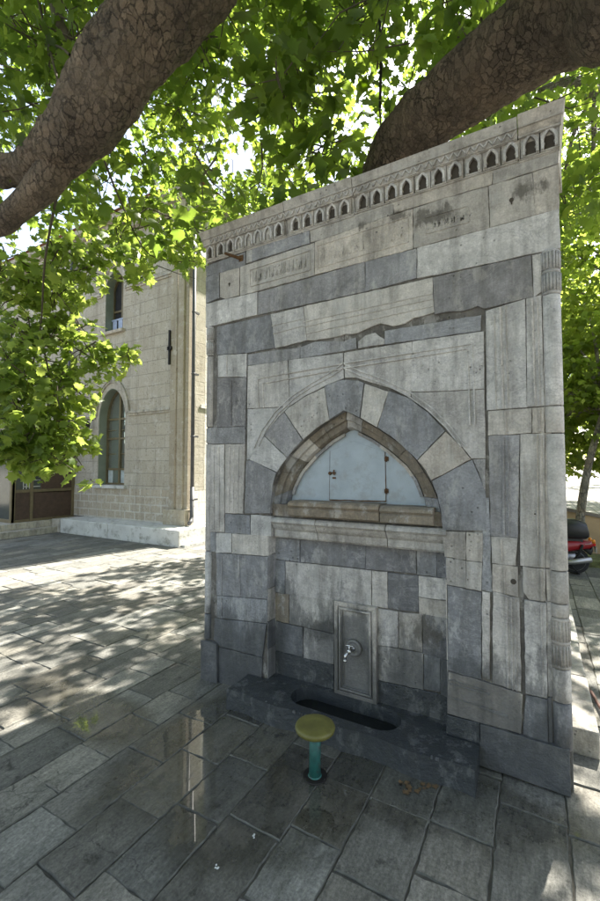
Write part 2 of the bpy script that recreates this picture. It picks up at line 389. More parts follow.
# --- thin grey band
blk([(248,354.5),(300,347.6),(299.5,358.5),(248,365.6)], 'G', tint=.65)
blk([(300.5,347.4),(315,342),(333,341),(343,342),(355.5,337.5),(356,348.5),(300.5,358.3)], 'L', tint=.8)
blk([(358.5,342),(366,336),(375,333),(380,337),(384,339),(384,344),(358.5,348.3)], 'W', sink=-.006)
blk([(385,331),(445,321),(481,315.3),(480.3,330.5),(440,336.5),(385,344)], 'G', tint=.9)
# --- spandrels
EXL = [(249,459),(254,450),(260,440),(271,425.6),(279,416),(288,407),(306,395),(325,385.5),(343,379)]
EXR = [(364,381),(388,388),(410,397),(428,411),(445,426),(458,441),(471,459)]
blk([(248,366.4),(287.5,360.5),(289.5,405),(289,406.2),(247.5,408.5)], 'W', tint=.3, jit=.001)
blk([(288.5,360.3),(342.5,353.2),(343.5,378)]+EXL[::-1][1:3]+[(290,405.5)], 'W', tint=.4, jit=.001)
blk([(344,353),(412,341.8),(410.5,396)]+[(388,387),(364,380),(357,377.5),(345,377.5)], 'W', tint=.45, jit=.001)
blk([(413,341.6),(483.5,331.5),(484,388.5),(440,391),(411.5,391.5),(411.5,370)], 'W', tint=.6, jit=.001)
blk([(247.5,409.3),(288,407)]+EXL[::-1][4:]+[(247,460)], 'W', tint=.2, jit=.001)
blk([(411.5,397),(411.5,392.5),(440,392),(484,389.5),(485.3,458),(471.5,458.3)]+EXR[::-1][1:4], 'W', tint=.1, jit=.001)
# --- voussoirs
def arcpts(pts, a, b):   # points of a polyline strictly between two x,y ends (by index order)
    return pts[a:b]
blk([(246.5,461),(251.5,460.5),(276,473),(273,483),(271,498),(270,513),(244.5,513.5)], 'G', tint=.3)
blk([(249.5,459),(254,450.5),(260,440.8),(264,436.5),(286,458),(281,465),(276.5,472)], 'W', tint=.4)
blk([(264.5,435.5),(271,426.5),(279,417),(283.5,412.5),(302,440),(294,448),(287,457)], 'G', tint=.7)
blk([(284.5,411.8),(288,408),(306,396),(324,388),(329,419.5),(316,428),(303,439)], 'C', tint=.6)
blk([(325,387),(328,385),(343,380),(358,381),(363.5,383),(359.5,417),(344,410),(330,418.5)], 'G', tint=.6, sink=-.004)
blk([(365,384),(388,392),(376.7,426.6),(368,422),(360.5,417.5)], 'C', tint=.95)
blk([(389,391.5),(410,399),(428,413),(444.5,431),(417,459.5),(402,445),(390,435),(377.7,427)], 'G', tint=.55)
blk([(445.5,432),(458,444),(470.5,459),(431.5,480),(426,470),(418,460.5)], 'C', tint=.35)
blk([(471.5,460),(479,476),(485.5,494),(486,530.5),(443,530),(441,512),(437,495),(432.5,481)], 'G', tint=.4)
blk([(473,459.6),(485,459.3),(485,491),(479,473)], 'L')
# --- left pier
blk([(218,355.5),(246.5,353.8),(246,376.5),(218,377)], 'W')
blk([(217.5,378),(246,377.4),(245,426),(216.5,427)], 'D', tint=.7)
blk([(208,428),(245,427),(244.8,443),(208,444)], 'L', tint=.3)
blk([(207,445),(224,444.6),(224,532),(206.5,531)], 'W', tint=.5)
blk([(225.5,444.5),(244.5,444),(243,513.5),(225,513)], 'W', tint=.35)
blk([(225,514),(249.5,515.5),(249.5,534.5),(225,532.5)], 'G')
blk([(250.5,515),(271,516.5),(270.5,536),(250.5,534.8)], 'W')
blk([(206,532),(215.5,532.5),(215.5,552),(206,551)], 'G')
blk([(216,533),(231,533.5),(231,553),(216,552.5)], 'W')
blk([(232,533.8),(267.6,536),(267.6,556),(232,553.5)], 'C', tint=.8)
blk([(216.5,553.5),(267.6,557),(267.2,599),(217,595)], 'G', tint=.45)
blk([(217,596),(267,600),(266.6,623),(217,617.5)], 'L', tint=.55)
blk([(215,618.5),(266.4,624.3),(262,657),(219,646),(214,639)], 'G', tint=.4)
blk([(219,647.5),(262,658),(261,684),(232,688),(219,686)], 'G', tint=.3)
blk([(203,639.5),(218,643),(219,686),(203,682)], 'G', tint=.5, sink=-.025, d=.06)
# --- right pier
blk([(486,311),(525,299),(526.5,407),(487,410)], 'W', tint=.55, jit=.001)
blk([(526.5,298.6),(541,295.4),(544,405.5),(527.5,406.5)], 'W', tint=.6, jit=.001)
blk([(488,411.3),(531.5,408.3),(531.5,432.8),(488.5,435)], 'C', tint=.8)
blk([(532.5,408.2),(544,407),(544,432.5),(533,433)], 'C', tint=.7)
blk([(489,436),(519.3,434.8),(517.5,537.5),(491,536)], 'G', tint=.85)
blk([(520.5,434.7),(544,433.6),(545,568),(520.5,565.3)], 'C', tint=.75, jit=.001)
blk([(491.5,537),(517,538.5),(515.5,565.5),(492,563)], 'C', tint=.6)
blk([(492.5,564.3),(517.5,567),(517.5,597),(493,590.6)], 'C', tint=.5)
blk([(523,567),(545,569.5),(545,601),(529,599.5),(523.5,592)], 'C', tint=.65)
blk([(493.5,592),(519,598.5),(521,692),(492.5,683)], 'W', tint=.5)
blk([(524.5,600.5),(546,603.5),(547,698),(526,693.5)], 'W', tint=.45)
blk([(482.5,498),(489,498),(491.5,592),(482.5,590)], 'L', tint=.9, sink=.004, jit=.004)
blk([(482.5,592),(489.5,593.5),(489.5,679),(482.5,677)], 'W', tint=.5)
blk([(442,531.5),(465.5,532.5),(465.5,560),(445,556.5)], 'C', tint=.3)
blk([(466.5,532.6),(482,533.5),(482,562),(466.5,560)], 'C', tint=.5)
blk([(446,557.8),(465.5,561),(465.5,588),(447,584.5)], 'C', tint=.4)
blk([(466.5,561.2),(481.5,563.4),(481,591),(466.5,588.3)], 'C', tint=.6)
blk([(447.5,586),(481,592.6),(481,680),(448.5,670.5)], 'D', tint=.9)
blk([(448.7,672),(483,681),(492,684),(522.5,694.5),(521,733),(447.6,713)], 'C', tint=.7, sink=-.006)
blk([(526.5,696),(547,700),(548,744),(523,734.5)], 'G', tint=.9)
blk([(447.6,714.5),(480,722.5),(480,762),(446.5,743)], 'S', tint=.8, sink=-.012)
blk([(481,722.8),(521,734.5),(545,742),(569.5,748.5),(570.5,794.5),(480,763)], 'G', tint=.3, sink=-.02, d=.06)
for ya, yb2, k in ((294,405,'W'),(406.3,432,'C'),(433.3,568,'C'),(570,601,'C'),(603,697,'W'),(698.5,744,'G')):
    blk([(543.2+(ya-294)*.012,ya),(551,ya-.6),(553,yb2),(544.3+(ya-294)*.012,yb2)], k, sink=.006, tint=.5)
# --- back wall of the recess
def bb(p, k, t=None): blk(p, k, YB, tint=t)
bb([(270,537),(299.5,540),(299.5,562),(270,558)], 'G')
bb([(300.5,540),(365,545),(365,568.5),(300.5,562)], 'D', .8); bb([(366,545),(416,550),(416,573.5),(366,568.8)], 'D', .3)
bb([(417,550),(436,552),(436,577),(417,574)], 'D', .9); bb([(437,552),(450,553),(450,579),(437,577.3)], 'D', .4)
bb([(270,559.5),(284.5,561),(284.5,593.5),(270,591)], 'G', .9)
bb([(285.5,561.5),(371,570.8),(371,605.5),(285.5,594)], 'W', .3); bb([(372,571),(387,572.6),(387.5,608),(372,606)], 'W', .35)
bb([(388.5,573),(418,576),(418.5,612),(388.5,608.3)], 'D', .1)
bb([(419,576),(452,580),(452,601),(419,596.5)], 'W', 1)
bb([(419.3,598),(452,602),(452,622),(419.5,615.5)], 'C', .5)
bb([(270,592),(288.5,594.6),(288.5,623.5),(270,619)], 'B', .9)
bb([(289.5,594.8),(333.5,601),(333.5,633.5),(289.5,623.5)], 'C', .4)
bb([(378,609),(398,612),(398,648),(378,645)], 'W', .3); bb([(399,612),(422,615),(422,652),(399,648)], 'C', .3)
bb([(423,614),(452,619),(452,661),(423,653.5)], 'D', .5)
bb([(270,620),(302.5,628),(302.5,657),(270,649)], 'G', .8)
bb([(303.5,628),(333.5,634.5),(333.5,664.5),(303.5,657.5)], 'W', 1)
bb([(378,646),(423,653.5),(423,690),(378,680)], 'C', .2)
bb([(424,655),(440,658),(440,692),(424,689)], 'L', .6); bb([(441,658.5),(452,661),(452,700),(441,694)], 'D', .3)
bb([(270,650),(333.5,665.5),(333.5,700),(270,686)], 'S', .9)
bb([(378,681.5),(452,697),(452,732),(378,712)], 'S', .8)
# --- hidden core of mortar behind the blocks (gives the joints their dark floor)
zt = 3.28; YC = YF+.012
AL = P_([(270,517),(271,498),(273,485),(281,466),(290,453),(303,440),(325,422),(344,410)], YF)
AR = P_([(344,410),(359,418),(378,429),(402,445),(416,460),(430,482),(437,497),(441,512),(442,531)], YF)
zsp = at(272, 517, YF)[1]; xl = at(267.8, 560, YF)[0]; xr = at(445.5, 560, YF)[0]
apx = at(344, 410, YF)
IMP = zsp
mas.prism([(XL+.01,.0),(xl-.004,.0),(xl-.004,zsp),(XL+.01,zsp)], YC, 3.9, SI['K'])
mas.prism([(xr+.004,.0),(XR-.01,.0),(XR-.01,zsp),(xr+.004,zsp)], YC, 3.9, SI['K'])
lp = [(max(a[0], -9)-.003, a[1]) for a in AL]; rp = [(a[0]+.003, a[1]) for a in AR]
lp = [(p[0], max(p[1], zsp)) for p in lp]; rp = [(p[0], max(p[1], zsp)) for p in rp]
mas.prism([(XL+.01,zsp)]+lp+[(apx[0],zt),(XL+.01,zt)], YC, 2.78, SI['K'])
mas.prism([(XR-.01,zsp),(XR-.01,zt),(apx[0],zt)]+rp, YC, 2.78, SI['K'])
mas.box(XL+.01, XR-.01, 2.78, 3.9, zsp, zt, SI['K'])
mas.box(xl-.1, xr+.1, YB+.012, 2.9, 0, zsp, SI['K'])
# reveals of the pier towards the recess, coursed
zc = [0, .33, .52, .75, .985, zsp]
for a, b_ in zip(zc, zc[1:]):
    t = random.random()
    mas.box(xl-.004, xl+.002, YF+.006, YB+.02, a+.003, b_-.003, SI[random.choice('GWC')], t)
    mas.box(xr-.002, xr+.004, YF+.006, YB+.02, a+.003, b_-.003, SI[random.choice('GWC')], t)
# side walls and back of the fountain, coursed ashlar
z = 0
while z < zt-.02:
    h = min(random.choice((.16, .21, .26)), zt-z)
    for X0, X1 in ((XL-.0, XL+.03), (XR-.03, XR)):
        y = YF+.03 if random.random() < .5 else YF+.03
        while y < 3.88:
            L = min(random.uniform(.3, .6), 3.9-y)
            mas.box(X0, X1, y+.003, y+L-.003, z+.003, z+h-.003, SI[random.choice('GWCCG')], random.random(), b=.004)
            y += L
    x = XL+.02
    while x < XR-.03:
        L = min(random.uniform(.3, .7), XR-.02-x)
        mas.box(x+.003, x+L-.003, 3.88, 3.915, z+.003, z+h-.003, SI[random.choice('GWCCG')], random.random(), b=.004)
        x += L
    z += h
mas.box(XL+.02, XR-.02, YF+.02, 3.88, zt-.01, zt+.15, SI['K'])
# rubble cap hidden behind the cornice
random.seed(11)
for i in range(60):
    cx, cy = random.uniform(XL+.1, XR-.1), random.uniform(2.7, 3.8)
    s = random.uniform(.05, .13)
    mas.box(cx-s, cx+s, cy-s*.8, cy+s*.8, zt+.1, zt+.15+s*.4, SI[random.choice('KGB')], random.random(), b=.015)
mas.build('masonry', STONES, fo)
# --- thin mouldings carved on the blocks
def rib(mb, pts, w, Y0, Y1, k='W', t=.5, Y=YF):
    q = [Vector(p) for p in P_(pts, Y)]
    L, R = [], []
    for i, p in enumerate(q):
        d = (q[min(i+1, len(q)-1)]-q[max(i-1, 0)]).normalized(); n = Vector((-d.y, d.x))
        L.append(p+n*w/2); R.append(p-n*w/2)
    for i in range(len(q)-1):
        mb.prism([L[i], L[i+1], R[i+1], R[i]], Y0, Y1, SI[k], t, bev=min(.002, w*.2))
mo = MB()
for X0, X1, ww, kk in (((500,307),(503,409),.012,'W'),((505.5,305.5),(508,408.5),.006,'W'),((532,298.5),(535,405.8),.010,'W'),((537,297),(540,405.6),.007,'W'),
                  ((505,411),(506,434),.010,'C'),((539,409),(540,432),.012,'C'),((503,437),(504,535),.012,'G'),((508,437),(509,535),.006,'G'),((541,435),(542,567),.014,'C'),((537,435),(538,566),.006,'C'),
                  ((506,596),(508,688),.014,'W'),((511,597),(513,690),.007,'W'),((515,598),(517,691),.005,'W'),((541,603),(543,696),.008,'W'),((501,539),(502,562),.01,'C'),((504,568),(505,594),.01,'C'),((541,571),(542,601),.012,'C'),
                  ((214,447),(214,530),.010,'W'),((219,447),(219.5,531),.008,'W'),((230,447),(229.5,512),.007,'W'),((234,447),(233.5,512),.007,'W'),((239,446),(238,512),.007,'W'),
                  ((227,356),(227,376),.006,'W'),((231,380),(231,425),.010,'D'),((239,556),(240,596),.016,'L'),((222,556),(222,595),.010,'L'),((222,598),(222,616),.010,'L'),
                  ((494,316),(496,409),.004,'W')):
    rib(mo, [X0, X1], ww, YF-.007, YF+.004, kk)
# rectangular frame and ogee hood in the spandrels
for d in (0, 5):
    rib(mo, [(259+d,408),(258+d,380+d*.7),(262+d,378+d),(343,364+d*.95)], .008, YF-.009, YF+.003, 'W', .5)
    rib(mo, [(344,363.5+d*.95),(412,353+d*.95),(472-d,344+d),(474-d,389),(475-d,425)], .008, YF-.009, YF+.003, 'W', .6)
for d in (0, 4.5):
    rib(mo, [(254+d,448-d*.4),(262+d*.9,430),(275+d*.7,412+d*.3),(292+d*.5,396+d*.5),(312,383+d*.8),(333,371+d),(342.5,364+d)], .009, YF-.007, YF+.003, 'W', .4)
    rib(mo, [(344.5,364+d),(360,371+d),(385,380+d*.9),(410-d*.4,392+d*.9),(432-d*.7,408+d*.6),(450-d*.8,426+d*.4),(466-d,447)], .009, YF-.007, YF+.003, 'W', .6)
# moulded lintel profile
for (a, b_, w_) in (((304,322),(433,293.5),.006),((304,327),(433,299),.004),((305,334),(433,306),.006),((272,326),(303,319),.005),((273,334),(303,326),.004)):
    rib(mo, [a, b_], w_, YF-.006, YF+.003, 'C', .9)
# carved, half broken mouldings of the lower right block
for (a, b_, w_) in (((449,679),(486,690),.006),((450,683),(490,694),.009),((450,697),(480,705),.006),((480,706),(508,716),.016)):
    rib(mo, [a, b_], w_, YF-.012, YF+.003, 'C', .6)
mo.build('carved_moulding', STONES, fo)
# --- inscription panels: worn raised frames with eroded relief strokes
ins = MB()
def cart(c0, c1, c2, c3, nrow, seed, k='C', t=.6, depth=.004):
    rr = random.Random(seed)
    q = [Vector(p) for p in P_([c0, c1, c2, c3], YF)]      # tl, tr, br, bl
    fr = [q[0], q[1], q[2], q[3], q[0]]
    for i in range(4):
        A, B = fr[i], fr[i+1]; d = (B-A).normalized(); n = Vector((-d.y, d.x))*.0035
        ins.prism([A+n, B+n, B-n, A-n], YF-.006, YF+.004, SI[k], t)
    W = (q[1]-q[0]).length; Hh = (q[3]-q[0]).length
    for r_ in range(nrow):
        v0 = (r_+.5)/nrow; u = .05
        while u < .95:
            U = lambda a, b: q[0].lerp(q[1], a).lerp(q[3].lerp(q[2], a), b)
            kind = rr.random(); hh = .34/nrow; path = []
            if kind < .4: path = [(u, v0-hh), (u+.004, v0+hh*.8)]
            elif kind < .7: path = [(u, v0+.1/nrow), (u+.012, v0+.3/nrow), (u+.03, v0+.25/nrow), (u+.035, v0-.1/nrow)]
            elif kind < .9: path = [(u-.01, v0+.25/nrow), (u+.01, v0), (u+.022, v0+.1/nrow), (u+.012, v0+.28/nrow)]
            else: path = [(u, v0-.2/nrow), (u+.02, v0-.28/nrow)]
            pp = [U(min(max(a, .02), .98), min(max(b, .06), .94)) for a, b in path]
            for A, B in zip(pp, pp[1:]):
                d = (B-A); 
                if d.length < 1e-4: continue
                d.normalize(); n = Vector((-d.y, d.x))*rr.uniform(.0018, .0032)
                ins.prism([A+n, B+n, B-n, A-n], YF-depth, YF+.004, SI[k], t)
            u += rr.uniform(.018, .036)
cart((250,270),(310,250.5),(310,270),(250,286.5), 1, 3)
cart((318,246),(408,217),(408.5,242),(318,268), 1, 4, t=.7)
cart((425,218),(468,206),(469,222),(426,234), 1, 5, t=.1, depth=.003)
ins.build('inscription_panel', STONES, fo)
# --- corner columns: right one with fluted capital and base, left one slimmer
def column(cx, r, segs, part):
    mb = MB()
    for (z0, z1, k, kind) in segs:
        t = random.random()
        if kind == 'shaft': mb.lathe([(r-.003,z0+.002),(r,z0+.006),(r,z1-.006),(r-.003,z1-.002)], (cx, YF+r*.62, 0), 20, mi=SI[k], tint=t)
        else:
            h = z1-z0
            mb.lathe([(r*.86,z0),(r*.98,z0+.01),(r*.98,z1-.01),(r*.86,z1)], (cx, YF+r*.62, 0), 20, mi=SI[k], tint=t)
            for zz in (z0+.004, (z0+z1)/2, z1-.010):
                mb.lathe([(r*.98,zz-.006),(r*1.05,zz),(r*1.05,zz+.006),(r*.98,zz+.012)], (cx, YF+r*.62, 0), 20, mi=SI[k], tint=t)
            for a in range(-80, 81, 20):
                g_ = math.radians(a-90)
                X, Y_ = cx+math.cos(g_)*r*1.0, YF+r*.62+math.sin(g_)*r*1.0
                for zz, zk in ((z0+.012, z0+h/2-.010), (z0+h/2+.012, z1-.012)):
                    mb.tube([(X,Y_,zz),(X,Y_,zk)], [.004,.005] if z0 < 1.5 else [.006,.008], 6, mi=SI[k], tint=t)
    return mb.build(part, STONES, fo)
zz = lambda y: at(555, y, YF)[1]
column(.078, .043, [(zz(748),zz(702),'G','shaft'),(zz(701),zz(668),'C','shaft'),(zz(667),zz(618),'C','flute'),(zz(617),zz(603.5),'C','shaft'),(zz(603),zz(571),'C','shaft'),(zz(570.5),zz(433.5),'C','shaft'),
                    (zz(433),zz(406),'C','shaft'),(zz(405.5),zz(293.5),'W','shaft'),(zz(293),zz(249),'W','flute')], 'corner_column')
zz = lambda y: at(212, y, YF)[1]
column(-2.245, .032, [(zz(640),zz(615),'G','shaft'),(zz(614),zz(552),'W','shaft'),(zz(551),zz(444),'W','shaft'),(zz(443),zz(428),'L','shaft'),(zz(427),zz(356),'W','shaft'),(zz(355),zz(327),'W','flute')], 'corner_column')
# --- cornice: hollow moulding in four stones, niche frieze, zigzag and fascia
cor = MB(); hols = []
ZB, ZT = 3.250, 3.475
cuts = [XL-.035, at(285,238,2.47)[0], at(353,205,2.47)[0], at(518,150,2.47)[0], XR+.04]
def yprof(f): return YF-.002-.062*(f**1.6)      # cavetto
for i in range(4):
    x0, x1 = cuts[i]+(.0 if i == 0 else .002), cuts[i+1]-(.0 if i == 3 else .002)
    t = .3+.12*i; dz = (0, .002, -.003, .004)[i]; dy = (0, -.003, .002, -.002)[i]
    fs_ = [0, .06, .08, .54, .55, .74, .76, .86, .95, 1]
    prof = [(yprof(f)+dy+(.02 if (.08 <= f <= (.54 if i < 3 else .6)) else 0), ZB+(ZT-ZB)*f+dz) for f in fs_]
    n = len(prof)
    def endx(f, side): return side*(.0+.0)
    vs = []
    for (xx, sgn) in ((x0, -1 if i == 0 else 0), (x1, 1 if i == 3 else 0)):
        for (yy, zz_), f in zip(prof, fs_):
            o = 0
            if sgn: o = -sgn*.038*(1-f**1.6)
            vs.append((xx+o, yy, zz_))
        vs.append((xx, 2.9, ZT+dz)); vs.append((xx, 2.9, ZB+dz))
    m_ = n+2
    fc = [(j, j+m_, (j+1) % m_+m_, (j+1) % m_) for j in range(m_)]+[tuple(range(m_)), tuple(range(2*m_-1, m_-1, -1))]
    cor.add(vs, fc, SI['C'], t)
# niches
def arch_out(cx, zb, w, h, n=6, pinch=0):
    pts = [(cx-w/2, zb)]
    zs = zb+h*.52
    for k in range(n+1):
        a = k/n; pts.append((cx-w/2*(1-a**1.5), zs+(h-h*.52)*(a**.8)))
    for k in range(n-1, -1, -1):
        a = k/n; pts.append((cx+w/2*(1-a**1.5), zs+(h-h*.52)*(a**.8)))
    pts.append((cx+w/2, zb)); return pts
cents = [208,219,228.5,237,247,256,266,277,294,306,318,330.5,343,361.5,375.5,390.5,405,421.5,437.5,454,472.5,490.5,510,530,549]
for i, pxx in enumerate(cents):
    cx = at(pxx, 255-(pxx-208)*.4, 2.46)[0]
    big = pxx > 520; wz = .094 if not big else .098
    z0 = ZB+(ZT-ZB)*.08; z1 = ZB+(ZT-ZB)*(.55 if not big else .60)
    yo, yi = yprof(.3)-.004, yprof(.3)+.016
    cell = wz*.47; hw, hh = wz*.50, (z1-z0)*.80
    zb = z0+.008
    o = arch_out(cx, zb, hw, hh); half = len(o)//2
    Lp = [(cx-cell, z0), (cx-hw/2, z0)]+o[:half+1]+[(cx, z1), (cx-cell, z1)]
    Rp = [(cx+cell, z1), (cx, z1)]+o[half:]+[(cx+hw/2, z0), (cx+cell, z0)]
    tt = random.uniform(.3, .6)
    cor.prism(Lp, yo, yi+.02, SI['C'], tt); cor.prism(Rp, yo, yi+.02, SI['C'], tt)
    cor.prism([(cx-hw/2-.001, z0), (cx+hw/2+.001, z0), (cx+hw/2+.001, zb), (cx-hw/2-.001, zb)], yo+.002, yi+.02, SI['C'], tt)
    # raised pointed surround
    oo = arch_out(cx, zb, hw+.026, hh+.016)
    for j in range(len(o)-1):
        cor.prism([o[j], o[j+1], oo[j+1], oo[j]], yo-.009, yo+.004, SI['W'], tt+.2)
    if 3 <= i <= 6: # shallow blind niches with carved trefoil
        cor.prism(arch_out(cx, zb, hw*.96, hh*.98), yo+.007, yi+.02, SI['C'], .6)
        cor.prism(arch_out(cx, zb, hw*.3, hh*.5), yo+.001, yi, SI['C'], .5)
    else:
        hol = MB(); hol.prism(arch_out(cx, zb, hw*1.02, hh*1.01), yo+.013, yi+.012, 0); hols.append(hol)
        for s_ in (-1, 1):   # cusps that pinch the opening
            zc_ = zb+hh*.34
            cor.prism([(cx+s_*hw*.52, zc_-.009), (cx+s_*hw*.52, zc_+.011), (cx+s_*hw*.40, zc_)], yo+.001, yi, SI['C'], tt)
# zigzag
x = cuts[0]+.09
while x < cuts[3]-.05:
    z0 = ZB+(ZT-ZB)*.585; z1 = ZB+(ZT-ZB)*.735; yy = yprof(.66)
    for a, b_ in (((x, z1), (x+.023, z0)), ((x+.023, z0), (x+.046, z1))):
        A, B = Vector(a), Vector(b_); d = (B-A).normalized(); n_ = Vector((-d.y, d.x))*.0034
        cor.prism([A+n_, B+n_, B-n_, A-n_], yy-.009, yy+.01, SI['W'], .6)
    x += .046
for f, d_ in ((.065, .006), (.565, .004), (.755, .008)):
    for i in range(4): cor.box(cuts[i]+.003+(.036*(1-f) if i == 0 else 0), cuts[i+1]-.003-(.036*(1-f) if i == 3 else 0), yprof(f)-d_, yprof(f)+.01, ZB+(ZT-ZB)*f-.004, ZB+(ZT-ZB)*f+.004, SI['C'], .45)
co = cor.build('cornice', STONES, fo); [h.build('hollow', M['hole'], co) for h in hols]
# --- inner arch ring of brown limestone, niche panel with hatch
YN = 2.64
inn = P_([(291,503),(295,487),(303,471),(317,455),(333,441),(350,431),(355,430),(375,440),(392,452),(408,466),(418,480),(424,495),(426,508)], YN)
rg_ = MB()
fr = P_([(270,517),(271,498),(273,485),(281,466),(290,453),(303,440),(325,422),(344,410),(359,418),(378,429),(402,445),(416,460),(430,482),(437,497),(441,514)], YF)
def resample(p, n):
    p = [Vector(a) for a in p]; L = [0]
    for a, b_ in zip(p, p[1:]): L.append(L[-1]+(b_-a).length)
    out = []
    for i in range(n):
        s = L[-1]*i/(n-1); j = 0
        while j < len(p)-2 and L[j+1] < s: j += 1
        out.append(p[j].lerp(p[j+1], (s-L[j])/(L[j+1]-L[j])))
    return out
fa, fb = resample(fr[:8], 22), resample(fr[7:], 22); ia, ib = resample(inn[:6], 22), resample(inn[5:], 22)
FR = fa+fb[1:]; INN = ia+ib[1:]
prof_ = [(0, YF+.002), (.02, YF+.045), (.45, YF+.055), (.5, YF+.075), (.85, YF+.085), (.93, YN-.03), (1, YN+.004)]
cutn = [0, 3, 7, 10, 14, 17, 21, 24, 28, 32, 36, 40, 42]
for a, b_ in zip(cutn, cutn[1:]):
    vs = []; t = random.random(); k = random.choice('BBBCC') if a < 38 and a > 2 else 'G'
    js = random.uniform(-.004, .004)
    for i in range(a, b_+1):
        e = (.06 if i == a else (-.06 if i == b_ else 0))
        F_, I_ = FR[i], INN[i]
        if i == a: nx = FR[i+1], INN[i+1]
        elif i == b_: nx = FR[i-1], INN[i-1]
        else: nx = F_, I_
        F_ = F_.lerp(nx[0], .05); I_ = I_.lerp(nx[1], .05)
        for u, y_ in prof_:
            q = F_.lerp(I_, u); vs.append((q.x, y_+(js if 0 < u < 1 else 0), q.y))
    m_ = len(prof_); nn = b_-a+1; fs2 = []
    for i in range(nn-1):
        for j in range(m_-1): fs2.append((i*m_+j, (i+1)*m_+j, (i+1)*m_+j+1, i*m_+j+1))
    rg_.add(vs, fs2, SI[k], t)
# mortar floor under the ring
vs = []
for F_, I_ in zip(FR, INN):
    for u, y_ in prof_: q = F_.lerp(I_, min(1, u+.01)); vs.append((q.x, y_+.006, q.y))
m_ = len(prof_); fs2 = [(i*m_+j, (i+1)*m_+j, (i+1)*m_+j+1, i*m_+j+1) for i in range(len(FR)-1) for j in range(m_-1)]
rg_.add(vs, fs2, SI['K'], .5)
# light stone trim against the panel
for i in range(2, 40, 1):
    if i in (20, 21, 22): continue
    A, B = INN[i], INN[i+1]; c_ = Vector((apx[0], 1.35))
    a2, b2 = A+(c_-A).normalized()*.02, B+(c_-B).normalized()*.02
    rg_.prism([A, B, b2, a2], YN-.022, YN+.002, SI['C' if (i//4) % 3 else 'L'], .5+.1*((i//4) % 3))
rg_.build('niche_arch_ring', STONES, fo)
npn = MB(); npn.prism([(p.x, p.y) for p in INN], YN, YN+.012)
pan = npn.build('niche_panel', M['panel'], fo)
YH = YN-.004
h_ = MB(); hp = P_([(329.5,500),(330,451),(353,441),(385,452),(386,501.5)], YH)
h_.prism(hp, YH, YN-.001, bev=.0015); hat = h_.build('hatch', M['panel'], pan)
r_ = MB()
hv = [Vector(p) for p in hp]
for A, B, w_ in ((hv[0], hv[4], .008), (hv[3], hv[4], .004), (hv[1], hv[0], .002)):   # rusty edge
    n_ = (B-A).normalized(); n_ = Vector((-n_.y, n_.x))*w_/2
    q = []
    m = 14
    for k in range(m+1): q.append(A.lerp(B, k/m)+n_*random.uniform(.5, 1.4))
    for k in range(m, -1, -1): q.append(A.lerp(B, k/m)-n_*random.uniform(.5, 1.4))
    r_.prism(q, YH-.0012, YN-.0005)
r_.build('rusty_edge', M['rust'], hat)
for yy in (459, 491):
    r_ = MB(); c_ = at(386.5, yy, YH)
    r_.tube([(c_[0], YH-.008, c_[1]-.018), (c_[0], YH-.008, c_[1]+.018)], .006, 8)
    r_.box(c_[0]-.012, c_[0]-.001, YH-.007, YH+.003, c_[1]-.013, c_[1]+.012); r_.box(c_[0]+.001, c_[0]+.013, YH-.006, YH+.003, c_[1]-.012, c_[1]+.014)
    r_.build('hinge', M['rust'], hat)
r_ = MB(); c_ = at(332, 473, YH)
r_.box(c_[0]-.02, c_[0]+.03, YH-.010, YH, c_[1]-.004, c_[1]+.006); r_.tube([(c_[0]+.022, YH-.014, c_[1]+.022), (c_[0]+.018, YH-.014, c_[1]), (c_[0]+.026, YH-.014, c_[1]-.014)], .005, 6)
r_.lathe([(.012,0),(.012,.008),(.004,.012)], (c_[0]-.012, YH-.012, c_[1]-.002), 10, axis='y'); r_.box(c_[0]+.006, c_[0]+.03, YH-.008, YH, c_[1]-.04, c_[1]-.028)
r_.build('latch', M['rust'], hat)
# --- sill stones and impost moulding
sl_ = MB()
def hmold(mb, x0, x1, prof, k, t, e0=0, e1=0):
    n = len(prof); vs = [(x0+e0*i/n, y_, z_) for i, (y_, z_) in enumerate(prof)]+[(x1+e1*i/n, y_, z_) for i, (y_, z_) in enumerate(prof)]
    fs3 = [(j, j+n, (j+1) % n+n, (j+1) % n) for j in range(n)]+[tuple(range(n)), tuple(range(2*n-1, n-1, -1))]
    mb.add(vs, fs3, SI[k], t)
zs1 = at(335, 503, YF-.02)[1]; zs0 = at(335, 519, YF-.02)[1]
hs = zs1-zs0; X0 = at(288,505,YF-.02)[0]; XM = at(379,510,YF-.02)[0]; X1 = at(433,515,YF-.02)[0]
pr = [(YN+.01, zs1), (YF+.0, zs1), (YF-.022, zs1-.012), (YF-.028, zs1-.03), (YF-.012, zs1-.045), (YF-.022, zs1-.055), (YF-.018, zs0+.006), (YF-.005, zs0), (YN+.01, zs0)]
hmold(sl_, X0, XM-.003, pr, 'B', .7); 
pr2 = [(a+.004, b_-.006) for a, b_ in pr]
hmold(sl_, XM+.003, X1, pr2, 'B', .95)
sl_.build('niche_sill', STONES, fo)
im = MB()
zi1 = at(300, 519.5, YF-.01)[1]; zi0 = at(300, 541, YF-.01)[1]
xa, xm_, xb = at(272,530,YF)[0]-.004, at(315,535,YF)[0], at(444,545,YF)[0]+.012
def impr(d): return [(YB+.01, zi1), (YF+.012+d, zi1), (YF-.004+d, zi1-.012), (YF-.010+d, zi1-.03), (YF+.005+d, zi1-.045), (YF+.012+d, zi1-.062), (YF+.02+d, zi1-.075), (YF+.035+d, zi1-.09), (YF+.04+d, zi0+.012), (YF+.05+d, zi0), (YB+.01, zi0)]
